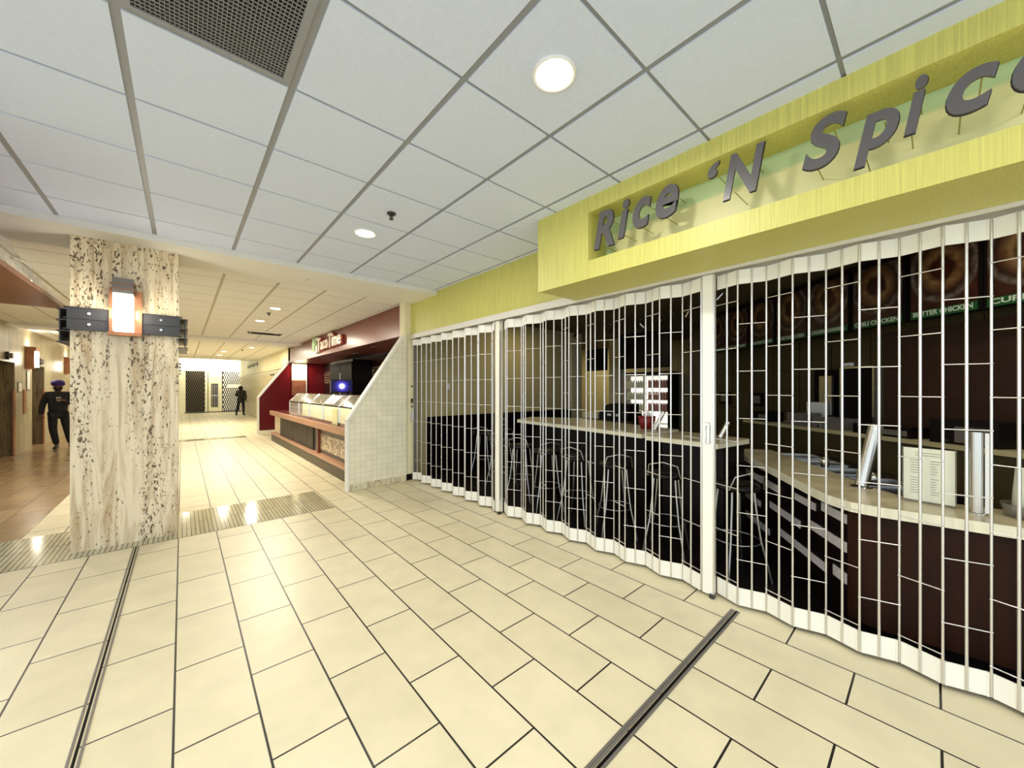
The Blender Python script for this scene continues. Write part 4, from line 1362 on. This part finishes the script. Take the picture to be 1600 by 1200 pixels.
t = thing('cutlery_bin', 'dark red bin full of white cutlery on the bar', 'bin', (4.25, 2.32, 1.05))
MB().lathe((4.25, 2.32, 1.052), [(0.075, 0), (0.105, 0.15), (0.100, 0.15), (0.07, 0.01)], 20).build('bin', M['red'], t)
t2 = MB()
for k in range(14):
    a = R.uniform(0, 6.28)
    r = R.uniform(0.02, 0.07)
    t2.tube([(4.25 + r * 0.5 * math.cos(a), 2.32 + r * 0.5 * math.sin(a), 1.07), (4.25 + r * math.cos(a), 2.32 + r * math.sin(a), 1.24 + R.uniform(0, 0.03))], 0.005, 6)
tag(t2.build('plastic_cutlery', M['white_plastic']), 'bunch of white plastic cutlery standing in the dark red bin', 'cutlery', kind='stuff')
tube_post((4.10, 2.14, 1.05), (4.16, 2.06, 1.27), 0.022, 'slim slanted steel tube on the long bar')
tube_post((4.05, 1.42, 1.035), (4.10, 1.36, 1.20), 0.022, 'slim slanted steel tube just right of the gate post')

# register table behind the bar
t = thing('register_table', 'dark side table behind the bar', 'table', (5.9, 3.8, 0))
MB().box(5.55, 3.3, 0.95, 6.35, 4.5, 0.99).build('table_top', M['olive'], t)
MB().box(5.6, 3.35, 0.004, 6.3, 4.45, 0.949).build('cabinet', M['black_wood'], t)
t = thing('cash_register', 'black cash register with small white labels', 'cash register', (5.85, 3.7, 0.99))
MB().box(5.65, 3.42, 0.992, 6.1, 4.0, 1.14).build('body', M['black_gloss'], t)
m = MB()
m.prism_y([(5.67, 1.141), (6.05, 1.141), (6.05, 1.27), (5.80, 1.25)], 3.45, 3.95)
m.build('keyboard_housing', M['black'], t)
MB().box(5.643, 3.60, 1.06, 5.649, 3.66, 1.10).box(5.643, 3.75, 1.06, 5.649, 3.83, 1.10).build('label', M['white_plastic'], t)
o = MB().box(5.70, 4.06, 0.992, 5.95, 4.42, 1.10).build('white_carton', M['beige_light'])
tag(o, 'pale carton on the side table below the lit pier', 'carton')

# ---- drinks fridge
t = thing('drinks_fridge', 'glass door drinks fridge glowing white with rows of cans', 'refrigerator', (10.2, 5.5, 0))
y0, y1 = 4.78, 6.25
MB().box(9.95, y0, 0.03, 10.55, y1, 0.20).box(9.95, y0, 1.93, 10.55, y1, 2.02).box(9.95, y0, 0.2, 10.55, y0 + 0.04, 1.93).box(9.95, y1 - 0.04, 0.2, 10.55, y1, 1.93).box(10.5, y0, 0.2, 10.55, y1, 1.93).build('cabinet', M['black'], t)
MB().box(10.40, y0 + 0.05, 0.22, 10.49, y1 - 0.05, 1.92).build('light_panel', M['fridge_light'], t)
MB().box(9.93, (y0 + y1) / 2 - 0.02, 0.2, 9.96, (y0 + y1) / 2 + 0.02, 1.93).tube([(9.91, y1 - 0.1, 0.7), (9.91, y1 - 0.1, 1.6)], 0.012).build('door_frame', M['white'], t)
MB().box(9.935, y0 + 0.04, 0.2, 9.94, (y0 + y1) / 2 - 0.02, 1.93).box(9.935, (y0 + y1) / 2 + 0.02, 0.2, 9.94, y1 - 0.04, 1.93).build('glass_door', M['glass'], t)
for z in (0.55, 0.90, 1.22, 1.56):
    MB().box(10.0, y0 + 0.05, z, 10.39, y1 - 0.05, z + 0.015).build('shelf', M['white'], t)
pale = MB().lathe((0, 0, 0), [(0.030, 0), (0.034, 0.01), (0.034, 0.15), (0.018, 0.19), (0.018, 0.21)], 10).build('drink_bottle', M['can_pale'])
red = MB().lathe((0, 0, 0), [(0.030, 0), (0.034, 0.01), (0.034, 0.17), (0.022, 0.21), (0.022, 0.22)], 10).build('drink_bottle', M['can_red'])
n_ = {0: 0, 1: 0}
for z in (0.915, 1.235, 1.575):
    for k in range(8):
        for side, src in ((0, red), (1, pale)):
            y = (y0 + 0.12 + k * 0.073) if side == 0 else ((y0 + y1) / 2 + 0.09 + k * 0.073)
            o = src if n_[side] == 0 else src.copy()
            if n_[side]:
                COL.objects.link(o)
            n_[side] += 1
            place(o, (10.06, y, z + 0.001))
            rw = {0.915: 'third shelf from the top', 1.235: 'second shelf from the top', 1.575: 'top shelf'}[z]
            tag(o, ('red drink bottle in the right half of the lit fridge, ' if side == 0 else 'pale drink bottle in the left half of the lit fridge, ') + rw, 'bottle',
                ('red' if side == 0 else 'pale') + ' bottles on the fridge, ' + rw)

# ---- screens hung from the ceiling
for (x, ya, yb, z0, z1, l) in ((7.85, 5.36, 5.95, 2.0, 2.55, 'smaller black screen hanging left of the drinks fridge'), (8.0, 3.82, 5.12, 2.02, 2.85, 'large black screen hanging above the drinks fridge')):
    t = thing('hanging_screen', l, 'screen', (x, (ya + yb) / 2, z0), group='black screens hung in the restaurant')
    MB().box(x, ya, z0, x + 0.06, yb, z1).build('casing', M['black'], t)
    MB().box(x - 0.004, ya + 0.03, z0 + 0.03, x - 0.0005, yb - 0.03, z1 - 0.03).build('screen', M['black_gloss'], t)
    MB().tube([(x + 0.03, (ya + yb) / 2, z1), (x + 0.03, (ya + yb) / 2, 2.93)], 0.02).build('mount', M['dark_metal'], t)
# track lights on the shop ceiling
pr = None
for k, (x, y) in enumerate(((7.0, 5.6), (6.9, 4.6), (6.5, 3.3), (6.8, 3.85), (6.0, 2.85), (6.35, 2.7), (5.5, 1.9))):
    if pr is None:
        pr = thing('track_light', '', 'spotlight', (0, 0, 0))
        MB().tube([(0, 0, 0), (0, 0, -0.10)], 0.008).lathe((0, 0, -0.01), [(0.04, 0), (0.04, 0.01)], 12).build('stem', M['grey_metal'], pr)
        MB().tube([(0.0, 0, -0.09), (-0.07, 0.03, -0.17)], 0.032, 12, r2=0.042).build('lamp_head', M['chrome'], pr)
        o = pr
    else:
        o = copy_tree(pr)
    place(o, (x, y, 2.928), k * 0.9, 'small unlit chrome spotlight on the tan restaurant ceiling', 'spotlights on the restaurant ceiling')
    tag(o, None, 'spotlight')
o = MB().box(3.66, 5.955, 1.52, 3.73, 5.969, 1.64).build('light_switch', M['white_plastic'])
tag(o, 'white switch plate on the beige restaurant wall', 'switch')
for k, (s_, zz) in enumerate(((4.15, 1.25), (3.3, 1.25))):
    a = at(s_, 0.29)
    t = thing('framed_picture', ('dark framed picture on the kitchen wall farther from the window', 'dark framed picture on the kitchen wall nearer the window')[k], 'picture', (a[0], a[1], zz), group='framed pictures on the kitchen wall')
    obx(s_, s_ + 0.3, 0.27, 0.297, zz, zz + 0.22).build('frame', M['black'], t)
    obx(s_ + 0.05, s_ + 0.25, 0.264, 0.2695, zz + 0.05, zz + 0.17).build('print', M['grey_metal'], t)

# ---- bar stools
def stool():
    t = thing('bar_stool', '', 'bar stool')
    MB().lathe((0, 0, 0.70), [(0.10, 0.0), (0.165, 0.012), (0.175, 0.035), (0.165, 0.055), (0.10, 0.06)], 24).build('seat', M['black_gloss'], t)
    MB().tube([(-0.13, 0.14, 0.73), (-0.17, 0.12, 0.84), (-0.18, 0.0, 0.87), (-0.17, -0.12, 0.84), (-0.13, -0.14, 0.73)], 0.006, 8).build('back_rail', M['stool_steel'], t)
    for a in (45, 135, 225, 315):
        c_, s_ = math.cos(math.radians(a)), math.sin(math.radians(a))
        MB().tube([(c_ * 0.13, s_ * 0.13, 0.70), (c_ * 0.145, s_ * 0.145, 0.55), (c_ * 0.175, s_ * 0.175, 0.32), (c_ * 0.225, s_ * 0.225, 0.12), (c_ * 0.25, s_ * 0.25, 0.005)], 0.0095, 8).build('leg', M['stool_steel'], t)
    ring = [(math.cos(2 * PI * k / 20) * 0.175, math.sin(2 * PI * k / 20) * 0.175, 0.30) for k in range(21)]
    MB().tube(ring, 0.005, 6, caps=False).build('foot_ring', M['stool_steel'], t)
    return t


st = stool()
spots = [(3.40, 1.66, 0.3, 'stool seen just left of the gate post, by the short bar'), (3.42, 2.22, 0.8, 'second stool from the gate post'), (3.46, 2.75, 0.2, 'stool in front of the middle of the long bar'),
         (3.50, 3.28, 1.0, 'stool before the long bar, fourth from the gate post'), (3.56, 3.82, 0.5, 'stool at the left part of the long bar'), (3.66, 4.38, 0.1, 'stool at the left end of the long bar'),
         (4.05, 5.35, 0.6, 'stool standing by the black wainscot, nearer the gate'), (4.75, 5.55, 0.2, 'stool standing by the black wainscot, farther from the gate'),
         (3.98, 0.0, 0, None)]
for k, (x, y, rz, l) in enumerate(spots):
    if l is None:
        continue
    o = st if k == 0 else copy_tree(st)
    place(o, (x, y, 0.004), rz, 'black seated ' + l, 'steel legged bar stools')
o = copy_tree(st)
place(o, (3.42, 1.08, 0.004), 0.9, 'black seated stool to the right of the gate post, before the strip tiled front', 'steel legged bar stools')

# dim fill lights without fixtures inside the restaurant
area('shop_fill', (5.2, 5.0, 2.9), 0.3, 9, (1, 0.85, 0.55))
area('shop_fill', (9.3, 7.2, 2.9), 0.5, 22, (1, 0.88, 0.6))
area('shop_fill', (4.1, 0.0, 2.9), 0.3, 7, (1, 0.9, 0.7))
area('mural_fill', (3.15, 14.95, 2.44), 0.15, 16, (1, 0.9, 0.7))  # added fill light without a fixture, brightens the mural

# ================================================================== PEOPLE
def skinned(name, chains, m, parent, sub=2):
    """chains: list of [(x,y,z,rx,ry)...]; a chain may start with an int = index of an earlier vertex"""
    vs_, es, rad, roots = [], [], [], []
    for ch in chains:
        prev = None
        for it in ch:
            if isinstance(it, int):
                prev = it
                continue
            vs_.append(Vector(it[:3]))
            rad.append((it[3], it[4] if len(it) > 4 else it[3]))
            i = len(vs_) - 1
            if prev is not None:
                es.append((prev, i))
            else:
                roots.append(i)
            prev = i
    me = bpy.data.meshes.new(name)
    me.from_pydata(vs_, es, [])
    me.materials.append(m)
    o = bpy.data.objects.new(name, me)
    COL.objects.link(o)
    bm = bmesh.new()
    bm.from_mesh(me)
    lay = bm.verts.layers.skin.verify()
    bm.verts.ensure_lookup_table()
    for v, r in zip(bm.verts, rad):
        v[lay].radius = r
        v[lay].use_root = v.index in roots
    bm.to_mesh(me)
    bm.free()
    sk = o.modifiers.new('skin', 'SKIN')
    sk.use_smooth_shade = True
    sb = o.modifiers.new('subsurf', 'SUBSURF')
    sb.levels = sub
    sb.render_levels = sub
    o.parent = parent
    return o


def hand(wr, direction, palm_n, curl=0.4, s=1.0):
    """five finger chains starting inside the palm"""
    wr, d, n = Vector(wr), Vector(direction).normalized(), Vector(palm_n).normalized()
    side = d.cross(n).normalized()
    out = []
    for off, ln in ((-0.028, 0.062), (-0.010, 0.078), (0.010, 0.085), (0.028, 0.076)):
        p0 = wr + d * 0.055 + side * off
        p1 = p0 + d * 0.035
        p2 = p1 + (d * math.cos(curl) + n * math.sin(curl)) * ln * 0.5
        p3 = p2 + (d * math.cos(curl * 2) + n * math.sin(curl * 2)) * ln * 0.5
        out.append([(*p0, 0.010), (*p1, 0.010), (*p2, 0.009), (*p3, 0.007)])
    p0 = wr + d * 0.03 - side * 0.02
    p1 = p0 - side * 0.03 + d * 0.02
    p2 = p1 - side * 0.008 + d * 0.035 + n * 0.012
    out.append([(*p0, 0.011), (*p1, 0.011), (*p2, 0.008)])
    return out


def person(name, label, loc, rz, arms, legs, style):
    t = thing(name, label, 'person', loc, 0)
    S = Matrix.Rotation(rz, 4, 'Z')

    def tr(ch):
        out = []
        for it in ch:
            if isinstance(it, int):
                out.append(it)
            else:
                v = S @ Vector(it[:3])
                out.append((v.x, v.y, v.z, *it[3:]))
        return out
    # 0 pelvis 1 waist 2 chest 3 neckbase 4 neck 5 jaw 6 head 7 crown
    body = [[(0, 0, 0.93, 0.13, 0.10), (0, 0, 1.10, 0.12, 0.09), (0, 0.01, 1.30, 0.15, 0.10), (0, 0.01, 1.44, 0.09, 0.07), (0, 0, 1.50, 0.055), (0, -0.012, 1.56, 0.07), (0, -0.01, 1.63, 0.082), (0, 0.0, 1.69, 0.06)]]
    n = 8
    for sh, el, wr in arms:
        body.append([2, (*sh, 0.055), (*el, 0.042), (*wr, 0.028), (*(Vector(wr) + (Vector(wr) - Vector(el)).normalized() * 0.05), 0.030, 0.018)])
    for hp, kn, an, toe in legs:
        body.append([0, (*hp, 0.085), (*kn, 0.055), (*an, 0.038), (*toe, 0.030)])
    for sh, el, wr in arms:
        d = (Vector(wr) - Vector(el)).normalized()
        nrm = Vector((0, -1, 0)) if abs(d.y) < 0.8 else Vector((0, 0, 1))
        body += hand(wr, d, nrm)
    # face: brow, nose, ears as chains rooted in the head
    body += [[(0, -0.07, 1.63, 0.014), (0, -0.105, 1.605, 0.012)], [(-0.075, 0, 1.62, 0.014), (-0.088, 0.008, 1.60, 0.012)], [(0.075, 0, 1.62, 0.014), (0.088, 0.008, 1.60, 0.012)]]
    skinned('body', [tr(c) for c in body], M['skin'], t)
    coat = M['cloth_black'] if style == 'turban' else M['olive_coat']
    jk = [[(0, 0, 0.86 if style == 'turban' else 0.72, 0.19, 0.145), (0, 0, 1.10, 0.175, 0.14), (0, 0.012, 1.30, 0.185, 0.14), (0, 0.012, 1.44, 0.12, 0.09)]]
    for sh, el, wr in arms:
        jk.append([2, (*sh, 0.078), (*el, 0.062), (*(Vector(wr) * 0.97 + Vector(el) * 0.03), 0.048)])
    skinned('jacket', [tr(c) for c in jk], coat, t)
    tr_ = [[(0, 0, 0.93, 0.145, 0.115)]]
    for hp, kn, an, toe in legs:
        tr_.append([0, (*hp, 0.10), (*kn, 0.075), (*(Vector(an) + Vector((0, 0, 0.02))), 0.06)])
    skinned('trousers', [tr(c) for c in tr_], M['trousers'], t)
    for hp, kn, an, toe in legs:
        a, b = Vector(an), Vector(toe)
        d = (b - a)
        d.z = 0
        d.normalize()
        skinned('shoe', [tr([(*(Vector((a.x, a.y, 0.05)) - d * 0.06), 0.045), (a.x, a.y, 0.06, 0.05), (*(Vector((a.x, a.y, 0.045)) + d * 0.12), 0.045), (*(Vector((a.x, a.y, 0.035)) + d * 0.19), 0.032)])], M['shoe'], t)
    # eyes
    for sx in (-1, 1):
        q = S @ Vector((sx * 0.030, -0.083, 1.632))
        MB().lathe((loc[0] + q.x, loc[1] + q.y, q.z - 0.008), [(0.003, 0), (0.010, 0.004), (0.010, 0.012), (0.003, 0.016)], 10).build('eye', M['white_plastic'], t)
    if style == 'turban':
        skinned('shirt', [tr([(0, -0.05, 0.98, 0.10, 0.085), (0, -0.045, 1.20, 0.10, 0.09), (0, -0.03, 1.36, 0.08, 0.07)])], M['cloth_grey'], t)
        tb = MB().lathe((loc[0], loc[1], 0), [(0.088, 1.615), (0.108, 1.635), (0.120, 1.67), (0.118, 1.71), (0.098, 1.745), (0.055, 1.768), (0.01, 1.772)], 20)
        q1 = S @ Vector((-0.12, 0.03, 1.66))
        ring = []
        for k in range(9):
            a_ = PI * (0.08 + 0.84 * k / 8)
            v = S @ Vector((-0.108 * math.cos(a_), -0.108 * math.sin(a_), 1.635 + 0.075 * math.sin(a_)))
            ring.append((loc[0] + v.x, loc[1] + v.y, v.z))
        tb.tube(ring, 0.022, 8)
        tb.build('turban', M['purple'], t)
        skinned('beard', [tr([(-0.065, -0.02, 1.58, 0.03), (-0.035, -0.065, 1.535, 0.04), (0.0, -0.075, 1.51, 0.048), (0.035, -0.065, 1.535, 0.04), (0.065, -0.02, 1.58, 0.03)])], M['hair'], t)
    else:
        skinned('hood', [tr([(0, 0.05, 1.45, 0.12, 0.11), (0, 0.03, 1.58, 0.125, 0.125), (0, 0.02, 1.67, 0.115, 0.12), (0, 0.02, 1.73, 0.06)])], M['hair'], t)
    return t


pz = 0.0
pl = (-2.37, 14.78, 0.003)
person('person', 'person in a purple turban and black jacket walking by the elevators, holding a white cup', pl, math.radians(8),
       [((-0.18, 0.0, 1.40), (-0.25, 0.03, 1.12), (-0.27, -0.06, 0.88)), ((0.20, 0, 1.40), (0.27, -0.06, 1.13), (0.09, -0.24, 1.24))],
       [((-0.09, 0, 0.88), (-0.08, -0.07, 0.50), (-0.02, -0.02, 0.09), (-0.05, -0.15, 0.04)), ((0.10, 0, 0.88), (0.15, 0.0, 0.49), (0.21, 0.10, 0.09), (0.22, -0.03, 0.04))], 'turban')
cx, cy_ = pl[0] + 0.05, pl[1] - 0.27
tag(MB().lathe((cx, cy_, 1.24), [(0.030, 0), (0.040, 0.09), (0.036, 0.092), (0.028, 0.01)], 16).build('paper_cup', M['white_plastic']), 'white paper cup held by the person in the purple turban', 'cup')
person('person', 'person in a dark hood and olive coat standing at the far end of the mall', (2.58, 26.9, 0.0), math.radians(150),
       [((-0.20, 0.0, 1.40), (-0.25, 0.02, 1.12), (-0.22, -0.10, 0.90)), ((0.20, 0, 1.40), (0.26, 0.0, 1.14), (0.20, -0.20, 1.12))],
       [((-0.10, 0, 0.88), (-0.12, -0.03, 0.49), (-0.14, 0.02, 0.09), (-0.15, -0.13, 0.04)), ((0.10, 0, 0.88), (0.16, 0.0, 0.49), (0.22, 0.06, 0.09), (0.24, -0.08, 0.04))], 'hood')
